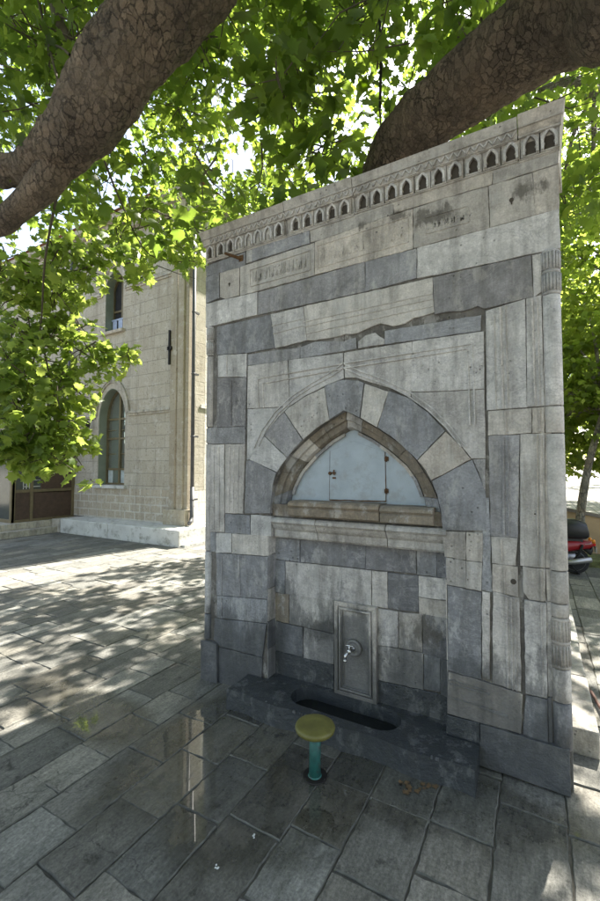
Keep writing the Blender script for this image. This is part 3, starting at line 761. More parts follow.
hmold(im, xa, xm_-.002, impr(0), 'C', .55, e0=.0); hmold(im, xm_+.002, at(385,540,YF)[0], impr(.002), 'C', .3); hmold(im, at(386,540,YF)[0], xb, impr(-.002), 'C', .4)
im.box(xa, xb-.002, YF+.055, YN, zi1-.02, zs0+.02, SI['K'], .5); im.box(xa-.03, xb+.03, YF+.03, YN+.08, zs0-.01, zs1-.03, SI['B'], .3)
im.build('impost_moulding', STONES, fo)
# --- spout panel with nested frames and the tap
YT = YB-.035
sp = MB(); q = P_([(334,600.5),(376.5,609),(376,706.5),(334,693)], YT)
x0 = sum(a[0] for a in (q[0], q[3]))/2; x1 = sum(a[0] for a in (q[1], q[2]))/2; z1 = q[0][1]-.003; z0 = q[3][1]+.0
def ring(mb, x0, x1, z0, z1, w_, ya, k, t):
    mb.prism([(x0,z0),(x0,z1),(x0+w_,z1-w_),(x0+w_,z0+w_)], ya, YB+.02, SI[k], t, bev=.003)
    mb.prism([(x1,z0),(x1,z1),(x1-w_,z1-w_),(x1-w_,z0+w_)], ya, YB+.02, SI[k], t, bev=.003)
    mb.prism([(x0,z1),(x1,z1),(x1-w_,z1-w_),(x0+w_,z1-w_)], ya, YB+.02, SI[k], t, bev=.003)
    mb.prism([(x0,z0),(x1,z0),(x1-w_,z0+w_),(x0+w_,z0+w_)], ya, YB+.02, SI[k], t, bev=.003)
d = 0
for w_, ya, k, t in ((.026, YT, 'C', .5), (.009, YT+.008, 'C', .2), (.012, YT-.004, 'C', .8), (.008, YT+.01, 'C', .2), (.006, YT+.02, 'C', .4)):
    ring(sp, x0+d, x1-d, z0+d, z1-d, w_, ya, k, t); d += w_
sp.box(x0+d-.002, x1-d+.002, YT+.027, YB+.02, z0+d-.002, z1-d+.002, SI['C'], .6)
tx, tz = at(352, 648.5, YT)
sp.lathe([(.052,.03),(.052,.006),(.046,.0),(.036,.003),(.034,.008),(.028,.004),(.02,.004)], (tx+.006, YT, tz), 32, axis='y', mi=SI['C'], tint=.9)
spo = sp.build('spout_panel', STONES, fo)
tp = MB()
tp.lathe([(.019,0),(.019,-.006),(.012,-.01),(.011,-.04),(.014,-.042),(.014,-.06),(.009,-.064)], (tx+.002, YT, tz), 20, axis='y')
tp.tube([(tx+.002, YT-.05, tz), (tx-.004, YT-.07, tz-.002), (tx-.008, YT-.088, tz-.014), (tx-.009, YT-.092, tz-.04)], [.009,.009,.009,.008], 12)
tp.lathe([(.010,-.052),(.011,-.05),(.011,-.038),(.009,-.036)], (tx-.009, YT-.092, tz), 14)
tpo = tp.build('tap', M['chrome'], spo)
th = MB(); th.tube([(tx+.002, YT-.05, tz+.01), (tx+.002, YT-.05, tz+.032)], .006, 10)
th.tube([(tx-.025, YT-.052, tz+.034), (tx+.002, YT-.05, tz+.036), (tx+.029, YT-.048, tz+.034)], [.004,.007,.004], 10); th.build('tap_handle', M['chrome'], tpo)
# --- basin slab with its oblong trough
HS = .13
bs = MB()
yf = 2.25; yb_ = YB+.05; xa, xb = -1.84, -.30
def stad(x0, x1, y0, y1, n=10):
    r = (y1-y0)/2; cy = (y0+y1)/2; p = []
    for k in range(n+1): g_ = PI/2+PI*k/n; p.append((x0+r+r*math.cos(g_), cy+r*math.sin(g_)))
    for k in range(n+1): g_ = -PI/2+PI*k/n; p.append((x1-r+r*math.cos(g_), cy+r*math.sin(g_)))
    return p
hx0, hx1, hy0, hy1 = -1.44, -.72, 2.325, 2.56
st = stad(hx0, hx1, hy0, hy1)      # starts top-left going round left side down, then right side up
n = len(st); h2 = n//2
def jit(v, a=.003): return (v[0]+random.uniform(-a, a), v[1]+random.uniform(-a, a), v[2]+random.uniform(-a*.4, a*.4))
# outer outline, subdivided, split in a left and a right piece
xc = (hx0+hx1)/2
fe = [(xa+(xb-xa)*k/24, yf+.012*math.sin(k*.9)+random.uniform(-.004, .004)) for k in range(25)]
botL = [p for p in fe if p[0] < xc-.01]; botR = [p for p in fe if p[0] > xc+.01]
left = [(xc, yb_), (xl-.0+.003, yb_), (xl+.003, YF-.012), (xa, YF-.012), (xa+.004, 2.4)]+botL+[(xc, yf)]+[(xc, hy0)]+[p for p in st[:h2]][::-1]+[(xc, hy1)]
right = [(xc, yf)]+botR+[(xb, 2.33), (xb-.003, YF-.03), (xr-.003, YF-.03), (xr-.003, yb_), (xc, yb_), (xc, hy1)]+[p for p in st[h2:]][::-1]+[(xc, hy0)]
for pl in (left, right):
    p2 = [Vector(a) for a in pl]
    m_ = len(p2); a_ = sum(p2[i].x*p2[(i+1) % m_].y-p2[(i+1) % m_].x*p2[i].y for i in range(m_))
    if a_ < 0: p2.reverse()
    vs = [(v.x, v.y, HS) for v in p2]+[(v.x, v.y, 0) for v in p2]
    fs3 = [tuple(range(m_))]+[(j, (j+1) % m_, (j+1) % m_+m_, j+m_)[::-1] for j in range(m_)]
    bs.add(vs, fs3, SI['S'], .6)
bs.box(hx0-.02, hx1+.02, hy0-.02, hy1+.02, .0, .012, SI['S'], .0)
# worn pale edge chips along the front arris
for k in range(9):
    x = random.uniform(xa+.05, xb-.08); s = random.uniform(.006, .014)
    bs.box(x, x+s*1.6, yf-.002, yf+.012, HS-.012, HS+.0015, SI['L'], random.random(), b=.003)
bso = bs.build('basin_slab', STONES, fo)
wt, ntw, bw = mat('dark_water'); bw.inputs['Base Color'].default_value = (.006,.008,.007,1); bw.inputs['Roughness'].default_value = .12  # water made near-black so the trough reads deep and shaded
wm = MB(); wm.add([(p[0], p[1], .05) for p in stad(hx0+.004, hx1-.004, hy0+.004, hy1-.004)], [tuple(range(n))]); wm.build('trough_water', wt, bso)
# --- iron bar stub high on the left, keyholes, iron plug
ir = MB(); a = at(240, 259, YF); 
ir.tube([(a[0]+.02, YF+.02, a[1]), (a[0]-.0, YF-.02, a[1]), (a[0]-.04, YF-.13, a[1]-.004)], [.014,.013,.010], 8)
ir.box(a[0]-.008, a[0]+.03, YF-.004, YF+.01, a[1]-.02, a[1]+.025)
ir.build('iron_bar', M['rust'], fo)
for (x, y, s) in ((229.5, 284, .009), (511.5, 200, .011), (513.5, 581.5, .014), (535, 514, .004)):
    kh = MB(); a = at(x, y, YF); kh.lathe([(s,.012),(s,-.004),(s*.6,-.0045)], (a[0], YF, a[1]), 14, axis='y')
    if y < 300: kh.prism([(a[0]-s*.45, a[1]-s*.6), (a[0]+s*.45, a[1]-s*.6), (a[0]+s*.25, a[1]-s*2.2), (a[0]-s*.25, a[1]-s*2.2)], YF-.004, YF+.01)
    kh.build('iron_plug' if y > 300 else 'keyhole', M['hole'], fo)
# ================================================================ JUG STAND in front of the basin
js = empty('jug_stand', (-1.045, 2.0, 0), 'low stand with a yellow round top on a teal pipe before the fountain basin', 'stand')
dz = .255
d_ = MB(); d_.lathe([(.02,dz-.026),(.094,dz-.024),(.103,dz-.016),(.105,dz-.004),(.102,dz+.004),(.092,dz+.008),(.05,dz+.006)], (-1.045, 2.0, 0), 40)
d_.build('round_top', M['disc'], js)
p_ = MB(); p_.tube([(-1.047, 2.0, 0), (-1.046, 2.0, .1), (-1.045, 2.0, dz-.02)], [.031,.030,.030], 18); p_.lathe([(.036,0),(.036,.006),(.031,.01)], (-1.047,2.0,0), 18); p_.build('pipe_leg', M['pipe_teal'], js)
b_ = MB()
for k in range(3): b_.lathe([(.006,0),(.006,.006)], (-1.047+.055*math.cos(2.1*k), 2.0+.055*math.sin(2.1*k), .002), 6)
b_.lathe([(.066,.0),(.066,.004),(.06,.005)], (-1.047,2.0,0), 20); b_.build('base_plate', M['iron'], js)
# ================================================================ KERB and pipe on the right of the fountain
kb = empty('stone_ledge', (.2, 3.6, 0), 'low pale stone ledge running along the right side of the fountain', 'ledge')
M['kerb'] = stone('kerb_stone', (.40,.38,.34), (.30,.29,.26), None, damp=False)
k_ = MB(); y = 2.87
for L in (.72, .66, .8, .7): k_.box(.125, .262+random.uniform(-.006,.006), y+.003, y+L-.003, 0, .15+random.uniform(-.004,.004), 0, random.random(), b=.01); y += L
k_.build('ledge_stones', M['kerb'], kb)
ho = MB()
pts = [dep(x, y, d) for x, y, d in ((562,655,3.9),(569,662,3.7),(580,677,3.3),(592,693,2.95),(603,712,2.7),(625,745,2.35))]
M['hose'] = plain('brown_iron_pipe', (.10,.05,.04), .55, .2, .3, 20)
pts[0] = Vector((.14, 3.9, .22)); 
ho.tube(pts, .011, 8); ho.tube([pts[-1], pts[-1]+Vector((.12,-.25,-.12)), (pts[-1].x+.25, pts[-1].y-.5, .012)], .011, 8)
tag(ho.build('iron_pipe', M['hose']), 'thin brown pipe slanting down above the stone ledge beside the fountain', 'pipe')
# ================================================================ BUILDING on the left
YW = 6.9; XC = -6.72; BX0 = -20.0; ZR = 8.0
def wall_mat(name, base, alt, bw_=.62, rh=.30, mortar=(.34,.31,.26), bst=.4, side=False, mort=.007):
    m, nt, b = mat(name); P = pos(nt); s = N(nt, 'ShaderNodeSeparateXYZ'); nt.links.new(P, s.inputs[0])
    c = N(nt, 'ShaderNodeCombineXYZ'); nt.links.new(mth(nt, 'ADD', s.outputs[0], s.outputs[1]), c.inputs[0]); nt.links.new(s.outputs[2], c.inputs[1])
    bt = N(nt, 'ShaderNodeTexBrick'); bt.inputs['Scale'].default_value = 1; bt.inputs['Brick Width'].default_value = bw_; bt.inputs['Row Height'].default_value = rh
    bt.inputs['Mortar Size'].default_value = mort; bt.inputs['Mortar Smooth'].default_value = .3; bt.inputs['Bias'].default_value = 0
    bt.inputs['Color1'].default_value = (*base, 1); bt.inputs['Color2'].default_value = (*alt, 1); bt.inputs['Mortar'].default_value = (*mortar, 1)
    wob = noise(nt, P, 3, 3); wv = N(nt, 'ShaderNodeVectorMath', operation='ADD')
    cw = N(nt, 'ShaderNodeCombineXYZ'); nt.links.new(mth(nt, 'MULTIPLY', wob, .02), cw.inputs[0]); nt.links.new(mth(nt, 'MULTIPLY', wob, .02), cw.inputs[1])
    nt.links.new(c.outputs[0], wv.inputs[0]); nt.links.new(cw.outputs[0], wv.inputs[1]); nt.links.new(wv.outputs[0], bt.inputs['Vector'])
    col = bt.outputs['Color']
    big = noise(nt, P, .9, 8, .65); col = mix(nt, ramp(nt, big, [(.4, 0), (.7, .5)]), col, (.40,.34,.26))
    pt = noise(nt, P, 5, 8, .75); col = mix(nt, ramp(nt, pt, [(.53, 0), (.66, .7)]), col, (.58,.555,.50))
    sk = noise(nt, mapped(nt, P, (3.5, 3.5, .35)), 1.5, 7, .7); col = mix(nt, ramp(nt, sk, [(.5, 0), (.72, .6)]), col, (.22,.19,.15))
    pk = noise(nt, P, 22, 5, .7); col = mix(nt, ramp(nt, pk, [(.56, 0), (.66, .75)]), col, (.20,.17,.13))
    nt.links.new(col, b.inputs['Base Color']); b.inputs['Roughness'].default_value = .9
    hgt = mth(nt, 'ADD', mth(nt, 'MULTIPLY', bt.outputs['Fac'], -.5), mth(nt, 'ADD', mth(nt, 'MULTIPLY', pt, .6), mth(nt, 'MULTIPLY', pk, .5)))
    bump(nt, hgt, bst, .02, b)
    return m
M['wall'] = wall_mat('weathered_cream_ashlar', (.50,.46,.385), (.41,.37,.30), mortar=(.36,.33,.275), bst=.9)
M['rust_wall'] = wall_mat('rough_coursed_brown_stone', (.42,.36,.28), (.48,.42,.33), .36, .19, (.60,.57,.50), .7, mort=.02)
M['trim'] = stone('cream_trim_stone', (.52,.48,.40), (.42,.38,.31), None, damp=False)
M['pale'] = plain('whitewashed_plinth', (.56,.555,.53), .85, 0, .15, 2.5, .6, .01, dirt=(.20,.19,.155), dirtamt=.8)
M['render'] = wall_mat('sun_painted_masonry', (.82,.80,.76), (.78,.75,.70), .55, .28, (.5,.47,.42), .8)  # side wall paler than the facade: sunlight put into its colour
M['green'] = plain('sage_green_reveal', (.22,.25,.20), .7, 0, .15, 4)
M['bronze'] = plain('brown_painted_frame', (.17,.135,.075), .45, .2, .2, 8)
M['dwood'] = plain('dark_brown_door_panel', (.075,.045,.03), .5, 0, .25, 12)
M['lead'] = plain('grey_painted_downpipe', (.085,.085,.09), .55, .2, .25, 8)
M['blue'] = plain('pale_blue_railing_paint', (.36,.42,.58), .5)
M['dark'] = plain('dark_interior', (.02,.02,.022), .9)  # near-black sheet stands in for the shaded room behind the upper window
def glass_mat():
    m, nt, b = mat('window_glass'); b.inputs['Base Color'].default_value = (.42,.46,.42,1); b.inputs['Roughness'].default_value = .05; b.inputs['Metallic'].default_value = .75
    bump(nt, noise(nt, pos(nt), 1.2, 2), .12, .02, b); return m
M['glass'] = glass_mat()
M['mglass'] = plain('milky_lower_pane', (.42,.47,.47), .3)
M['tile'] = plain('roof_tile', (.28,.12,.07), .8, 0, .3, 6)
bd = empty('stone_building', (-12, YW, 0), 'tall cream ashlar building with pointed green windows behind the leaves', 'building')
wl = MB()
w1 = (-9.98, -8.94, 1.19, 2.92, 3.66)      # x0 x1 sill spring apex
w2 = (-9.80, -9.10, 5.15, 6.36, 6.72)
def parch(x0, x1, zs, za, n=12):
    cx = (x0+x1)/2; out = []
    for k in range(n+1): a = k/n; out.append((x0+(cx-x0)*(1-math.cos(a*PI/2)**1.0) if False else x0+(cx-x0)*(a**1.55), zs+(za-zs)*(1-(1-a)**1.75)))
    for k in range(n-1, -1, -1): a = k/n; out.append((x1-(x1-cx)*(a**1.55), zs+(za-zs)*(1-(1-a)**1.75)))
    return out
def wall_with(x0, x1, z0, z1, w_, y0, y1, mb):
    cx = (w_[0]+w_[1])/2; A = parch(w_[0], w_[1], w_[3], w_[4]); h = len(A)//2
    mb.prism([(x0,z0),(cx,z0),(cx,w_[2]),(w_[0],w_[2])]+A[:h+1]+[(cx,z1),(x0,z1)], y0, y1)
    mb.prism([(cx,z0),(x1,z0),(x1,z1),(cx,z1)]+A[h:]+[(w_[1],w_[2]),(cx,w_[2])], y0, y1)
ZP = .35; ZRS = 1.12
wl.prism([(BX0,ZRS),(-11.7,ZRS),(-11.7,ZR),(BX0,ZR)], YW, YW+.45)
wall_with(-11.7, XC, ZRS, 4.6, w1, YW, YW+.45, wl); wall_with(-11.7, XC, 4.6, ZR, w2, YW, YW+.45, wl)
wl.box(-11.7, -11.2, YW-.10, YW+.1, ZP, ZR-.1)           # pilaster behind the left downpipe
cp = MB(); cp.box(XC-.62, XC-.38, YW-.05, YW+.1, ZP, ZR-.1, b=.01); cp.box(XC-.385, XC+.0, YW-.10, YW+.1, ZP, ZR-.1, b=.012); cp.tube([(XC-.37, YW-.09, ZP), (XC-.37, YW-.09, ZR-.1)], .035, 10); cp.box(XC-.27, XC-.10, YW-.15, YW, ZP, ZR-.1, b=.02)
cp.box(XC-.66, XC+.02, YW-.18, YW+.1, ZP, ZP+.35, b=.02)
wl.box(BX0, XC-.45, YW+6.5, YW+7, 0, ZR)
wl.build('facade_wall', M['wall'], bd); M['pil'] = wall_mat('yellowed_corner_stone', (.42,.37,.28), (.36,.31,.23), 3.0, .42, mortar=(.33,.29,.22)); cp.build('corner_pilaster', M['pil'], bd)
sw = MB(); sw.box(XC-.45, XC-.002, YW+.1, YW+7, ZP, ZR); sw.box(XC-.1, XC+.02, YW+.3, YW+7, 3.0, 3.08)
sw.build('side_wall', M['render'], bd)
rw = MB(); rw.box(BX0, XC-.36, YW-.015, YW+.44, ZP, ZRS-.002); rw.build('rough_base_course', M['rust_wall'], bd)
tr = MB()
def string(z, x0, x1, w_, gap0, gap1, half):
    for a, b_ in ((x0, gap0), (gap1, x1)):
        tr.box(a, b_, YW-.055, YW+.02, z, z+.06, 0, .6, b=.008); tr.box(a, b_, YW-.03, YW+.02, z-.05, z, 0, .5, b=.006)
    A = parch(gap0, gap1, z+.03, w_[4]+half, 10)
    for i in range(len(A)-1):
        P1, P2 = Vector(A[i]), Vector(A[i+1]); d = (P2-P1).normalized(); n_ = Vector((-d.y, d.x))
        tr.prism([P1, P2, P2+n_*.07, P1+n_*.07], YW-.055, YW+.02, 0, .6); tr.prism([P1, P2, P2-n_*.05, P1-n_*.05], YW-.03, YW+.02, 0, .45)
string(2.96, -11.2, XC-.62, w1, w1[0]-.12, w1[1]+.12, .20)
string(6.16, -11.2, XC-.62, w2, w2[0]-.12, w2[1]+.12, .22)
string(2.96, -20, -11.7, w1, -15.9, -15.0, .2); 
for (y0, z0, z1) in ((YW-.14, 7.62, 7.74), (YW-.22, 7.74, 7.84), (YW-.34, 7.84, 7.98)):
    tr.box(BX0, XC+(YW-y0)-.04, y0, YW+.1, z0, z1, 0, .5, b=.01); tr.box(XC-.1, XC+(YW-y0)-.04, YW+.1, YW+7.1, z0, z1, 0, .5, b=.01)
tr.build('stone_trim', M['trim'], bd)
def window(w_, name, low):
    cx = (w_[0]+w_[1])/2; yb = YW+.30
    A = [(w_[0], w_[2])]+parch(w_[0], w_[1], w_[3], w_[4])+[(w_[1], w_[2])]
    f = MB()
    for i in range(len(A)):    # frame following the opening
        P1, P2 = Vector(A[i]), Vector(A[(i+1) % len(A)]); c_ = Vector((cx, (w_[2]+w_[3])/2))
        f.prism([P1, P2, P2+(c_-P2).normalized()*.055, P1+(c_-P1).normalized()*.055], yb-.07, yb)
    f.box(cx-.03, cx+.03, yb-.06, yb, w_[2], w_[4]-.06)
    zz_ = [w_[2]+.40, w_[2]+1.20, w_[3]-.02] if low else [w_[2]+.62]
    for z in zz_: f.box(w_[0]+.02, w_[1]-.02, yb-.055, yb+.004, z-.025, z+.025)
    if low:
        for z in (w_[2]+.80, w_[2]+1.42): f.box(w_[0]+.02, w_[1]-.02, yb-.04, yb+.002, z-.01, z+.01)
    fr_ = f.build(name, M['bronze'], bd)
    p = MB()
    if low:      # two casements, panes tilted so that they mirror the trees
        for xa_, xb_ in ((w_[0]+.03, cx-.02), (cx+.02, w_[1]-.03)):
            k7 = .11*(xb_-xa_)
            top = lambda q: np.interp(q, [a[0] for a in A[1:14]], [a[1] for a in A[1:14]]) if q < cx else np.interp(2*cx-q, [a[0] for a in A[1:14]], [a[1] for a in A[1:14]])
            xs_ = [xa_+(xb_-xa_)*j/8 for j in range(9)]; ys_ = [yb-.055+k7*(1-j/8)*1.0 for j in range(9)]
            vs = [(q, y_, w_[2]+.03) for q, y_ in zip(xs_, ys_)]+[(q, y_, top(q)-.03) for q, y_ in zip(xs_, ys_)]
            p.add(vs, [(j, j+1, j+10, j+9) for j in range(8)])
    else: p.prism(A, yb-.02, yb-.012)
    p.build('pane', M['glass'] if low else M['dark'], fr_)
    if low: p = MB(); p.box(w_[0]+.05, w_[1]-.05, yb-.026, yb-.021, w_[2]+.04, w_[2]+.38); p.build('milky_pane', M['mglass'], fr_)
    r = MB()    # painted reveal lining
    for i in range(len(A)-1):
        P1, P2 = Vector(A[i]), Vector(A[i+1]); c_ = Vector((cx, (w_[2]+w_[3])/2))
        r.prism([P1, P2, P2+(c_-P2).normalized()*.012, P1+(c_-P1).normalized()*.012], YW+.006, yb-.07)
    r.build('reveal', M['green'], fr_)
    s_ = MB(); s_.box(w_[0]-.10, w_[1]+.10, YW-.09, YW+.25, w_[2]-.085, w_[2]-.005, 0, .7, b=.012); s_.build('window_sill', M['pale'] if low else M['trim'], fr_)
    return fr_
window(w1, 'window', True)
u = window(w2, 'window', False)
rl = MB()
for k in range(3): rl.box(w2[0]+.04+k*.22, w2[0]+.2+k*.22, YW+.20, YW+.215, w2[2]+.03, w2[2]+.36)
rl.box(w2[0], w2[1], YW+.19, YW+.225, w2[2]+.36, w2[2]+.40); rl.build('window_railing', M['blue'], u)
# plinth ledge
pl = MB(); 
for a, b_ in ((-10.45, -8.6), (-8.6, -6.36)): pl.box(a+.002, b_-.002, 6.22, YW+.2, 0, ZP, 0, .5, b=.02)
pl.box(-6.36, -6.27, 6.3, 6.9, 0, .05, 0, .5); pl.box(XC-.05, -6.36, YW+.2, YW+5, 0, ZP+.02, 0, .5, b=.02)
pl.build('plinth_ledge', M['pale'], bd)
# roof
rf = MB(); rf.add([(BX0,YW-.4,ZR),(XC+.4,YW-.4,ZR),(XC+.4,YW+7.3,ZR),(BX0,YW+7.3,ZR),(BX0,YW+3.5,ZR+1.6),(XC-3.2,YW+3.5,ZR+1.6)], [(0,1,5,4),(1,2,5),(2,3,4,5),(0,3,2,1),(0,4,3)])
rf.build('roof', M['tile'], bd)
for X in (-11.08, XC+.075):
    dp = MB(); y0 = YW-.15 if X < -8 else YW-.02
    dp.tube([(X, y0, .42), (X, y0, 4), (X, y0, ZR-.3)], .04, 12)
    for z in (.9, 2.3, 3.7, 5.1, 6.5): dp.lathe([(.042,0),(.05,.005),(.05,.03),(.042,.035)], (X, y0, z), 12); dp.box(X-.02, X+.02, y0, y0+.16, z, z+.04)
    if X > -8: dp.tube([(X, y0, 1.2), (X, y0, .55), (X+.03, y0-.06, .45), (X+.08, y0-.16, .42)], .045, 10)
    dp.build('downpipe', M['lead'], bd)
cl = MB(); cl.box(-7.36, -7.32, YW-.1, YW-.06, 4.0, 4.8); cl.box(-7.40, -7.28, YW-.10, YW-.055, 4.34, 4.42); cl.tube([(-7.34,YW-.1,4.38),(-7.34,YW+.01,4.38)], .02, 8); cl.build('wall_tie', M['iron'], bd)
ln = MB(); lx, ly, lz = -10.22, YW-.16, 2.66
ln.tube([(lx, YW, lz+.22), (lx, ly, lz+.24), (lx, ly, lz+.16)], .012, 6); ln.lathe([(.05,0),(.075,.12),(.08,.125),(.03,.165),(.01,.18)], (lx, ly, lz), 6, smooth=False)
ln.lathe([(.02,-.03),(.04,-.01),(.05,0)], (lx, ly, lz), 6); ln.build('wall_lantern', M['iron'], bd)
# glazed vestibule with doors and two steps
VX = -10.95
def vy(px_): d = ray(px_, 470); return d.y*VX/d.x
y_post, y_end = vy(13), YW-.0
vb = MB()
vb.box(VX-4, VX-.02, y_post, YW, 2.3, 2.36); vb.box(VX-4, VX, y_post-.05, YW, 2.16, 2.3)
for yy in (y_post, vy(31), y_end-.08): vb.box(VX-.08, VX, yy, yy+.07, .3, 2.2, 0)
for xx in (VX-.08, VX-.9, VX-1.0, VX-1.9, VX-2.9): vb.box(xx, xx+.08, y_post-.02, y_post+.05, .3, 2.2)
vb.box(VX-.06, VX-.01, y_post, y_end, 1.02, 1.09); vb.box(VX-.06, VX-.01, y_post, y_end, .3, .36); vb.box(VX-.06, VX-.01, y_post, y_end, 2.1, 2.16)
vb.box(VX-4, VX, y_post-.01, y_post+.04, .3, .38); vb.box(VX-4, VX, y_post-.01, y_post+.04, 2.1, 2.16)
vs_ = vb.build('vestibule_frame', M['bronze'], bd)
p = MB(); p.box(VX-.045, VX-.03, y_post+.05, y_end-.05, .36, 1.04); p.box(VX-.045, VX-.03, vy(42), y_end-.05, 1.0, 2.1); p.build('vestibule_panel', M['dwood'], vs_)
p = MB(); p.box(VX-.04, VX-.034, y_post+.05, vy(42), 1.08, 2.16); p.box(VX-4, VX-.06, y_post+.01, y_post+.016, .38, 2.16); M['vglass'] = plain('dim_door_glass', (.10,.11,.10), .08, .35, .1); p.build('vestibule_glass', M['vglass'], vs_)
p = MB()
for yy in np.linspace(vy(24), vy(30), 3): p.box(VX-.03, VX-.02, yy, yy+.018, 1.1, 2.1)
for zz_ in np.arange(1.15, 2.1, .16): p.box(VX-.03, VX-.02, vy(24), vy(30), zz_, zz_+.018); p.box(VX-.03, VX-.02, vy(34), vy(41), zz_, zz_+.018)
p.build('lattice', M['pale'], vs_)
sp_ = MB(); sp_.box(-15.5, -10.56, 4.6, 6.22, 0, .15, 0, .4, b=.012); sp_.box(-15.5, -10.82, 4.95, YW, .15, .30, 0, .6, b=.012)
sp_.box(-10.82, -10.46, 6.22, YW, 0, .33, 0, .6, b=.012)
sp_.build('entrance_steps', M['trim'], bd)
# ================================================================ low wall, scooter on the right
M['tan'] = plain('tan_rendered_wall', (.42,.30,.17), .85, 0, .15, 3, .4, .01)
M['cop'] = plain('grey_wall_coping', (.20,.17,.14), .85, 0, .2, 6)
lw = empty('garden_wall', (1.5, 9.6, 0), 'low tan wall with a grey coping sloping down behind the scooter', 'wall')
a1, a2 = Vector((-1.2, 8.9)), Vector((3.4, 9.9)); dd = (a2-a1).normalized(); nn_ = Vector((-dd.y, dd.x))*.12
def slab(mb, za1, za2, zb1, zb2, e):
    n2 = nn_.normalized()*(.12+e)
    c = [a1-n2, a2-n2, a2+n2, a1+n2]
    mb.add([(c[0].x,c[0].y,zb1),(c[1].x,c[1].y,zb2),(c[2].x,c[2].y,zb2),(c[3].x,c[3].y,zb1),(c[0].x,c[0].y,za1),(c[1].x,c[1].y,za2),(c[2].x,c[2].y,za2),(c[3].x,c[3].y,za1)],
           [(0,3,2,1),(4,5,6,7),(0,1,5,4),(1,2,6,5),(2,3,7,6),(3,0,4,7)])
q = MB(); slab(q, 1.16, .20, 0, 0, 0); q.build('wall_body', M['tan'], lw)
q = MB(); slab(q, 1.22, .26, 1.162, .202, .03); q.build('coping', M['cop'], lw)
ks = MB(); ks.add([(-4,8.15,.1),(8,8.55,.1),(8,9.9,.1),(-4,8.5,.1),(-4,8.15,-.02),(8,8.55,-.02)], [(0,1,2,3),(4,5,1,0)])
tag(ks.build('planting_strip', plain('dry_soil_and_moss', (.14,.15,.06), .95, 0, .5, 14, .7, .03)), kind='structure')
# scooter, rear towards the right
M['red'] = plain('red_scooter_paint', (.26,.01,.015), .3, 0, .1, 5, .02)
M['blk'] = plain('black_plastic', (.02,.02,.022), .45, 0, .2, 10)
M['tyre'] = plain('tyre_rubber', (.022,.022,.022), .85)
M['silver'] = plain('silver_rim', (.42,.42,.42), .35, .8, .1)
M['amber'] = plain('amber_lens', (.7,.22,.02), .2); M['redlens'] = plain('red_lens', (.5,.01,.01), .2)
sc = empty('motor_scooter', (.45, 7.7, 0), 'red motor scooter with black top box parked past the fountain corner', 'scooter', rz=math.radians(8))
sc.scale = (.86, .86, .86)
def sm(): return MB()
def wheel(cx):
    q = sm(); q.lathe([(.165,-.04),(.20,-.045),(.225,-.03),(.232,0),(.225,.03),(.20,.045),(.165,.04)], (cx, 0, .232), 32, axis='y'); ty = q.build('wheel', M['tyre'], sc, local=True)
    q = sm(); q.lathe([(.15,-.03),(.168,-.042),(.17,0),(.168,.042),(.15,.03)], (cx, 0, .232), 28, axis='y'); q.lathe([(.04,-.05),(.045,0),(.04,.05)], (cx,0,.232), 14, axis='y')
    for k in range(5):
        g_ = 2*PI*k/5; q.tube([(cx+.03*math.cos(g_),-.02,.232+.03*math.sin(g_)),(cx+.155*math.cos(g_+.2),-.02,.232+.155*math.sin(g_+.2))], [.02,.013], 6)
    q.lathe([(.03,.046),(.10,.047),(.10,.05),(.03,.051)], (cx,0,.232), 20, axis='y')
    q.build('rim', M['silver'], ty, local=True)
wheel(0); wheel(-1.22)
def loft(mb, secs, mi=0):
    """secs: (x, halfwidth, z0, z1) rounded sections"""
    vs = []; n = 12
    for x, hw, z0, z1 in secs:
        for k in range(n):
            g_ = 2*PI*k/n+PI/n; c, s = math.cos(g_), math.sin(g_)
            vs.append((x, hw*math.copysign(abs(c)**.6, c), (z0+z1)/2+(z1-z0)/2*math.copysign(abs(s)**.6, s)))
    fs = [(i*n+k, i*n+(k+1) % n, (i+1)*n+(k+1) % n, (i+1)*n+k) for i in range(len(secs)-1) for k in range(n)]+[tuple(range(n-1,-1,-1)), tuple(range((len(secs)-1)*n, len(secs)*n))]
    mb.add(vs, fs, mi, .5, True)
q = sm(); loft(q, [(.30,.03,.50,.58),(.22,.09,.46,.60),(.0,.14,.42,.60),(-.25,.16,.34,.60),(-.5,.15,.25,.58),(-.62,.13,.22,.40)]); q.build('rear_fairing', M['red'], sc, local=True)
q = sm(); loft(q, [(.24,.092,.545,.565),(-.1,.145,.515,.545),(-.3,.163,.49,.51)]); q.build('side_stripe', M['silver'], sc, local=True)
q = sm(); loft(q, [(-.45,.15,.16,.24),(-.8,.17,.15,.22),(-1.0,.16,.2,.34),(-1.08,.15,.35,.7),(-1.12,.13,.6,.86),(-1.16,.06,.7,.88)]); q.build('front_shield', M['red'], sc, local=True)
q = sm(); loft(q, [(-.2,.09,.60,.66),(-.24,.13,.60,.69),(-.35,.14,.59,.70),(-.6,.11,.58,.66),(-.66,.07,.58,.63)]); q.build('seat', M['blk'], sc, local=True)
q = sm(); loft(q, [(.20,.17,.66,.80),(.17,.19,.63,.92),(.02,.20,.62,.97),(-.18,.19,.62,.96),(-.22,.16,.66,.88)]); q.box(-.12,.12,-.1,.1,.57,.65); q.build('top_box', M['blk'], sc, local=True)
q = sm(); q.tube([(.02,.0,.3),(-.25,.04,.28),(-.5,0,.3)], [.09,.10,.08], 10); q.tube([(-.3,-.16,.2),(-.05,-.17,.24),(.22,-.17,.3)], [.03,.05,.045], 10); q.build('engine', M['silver'], sc, local=True)
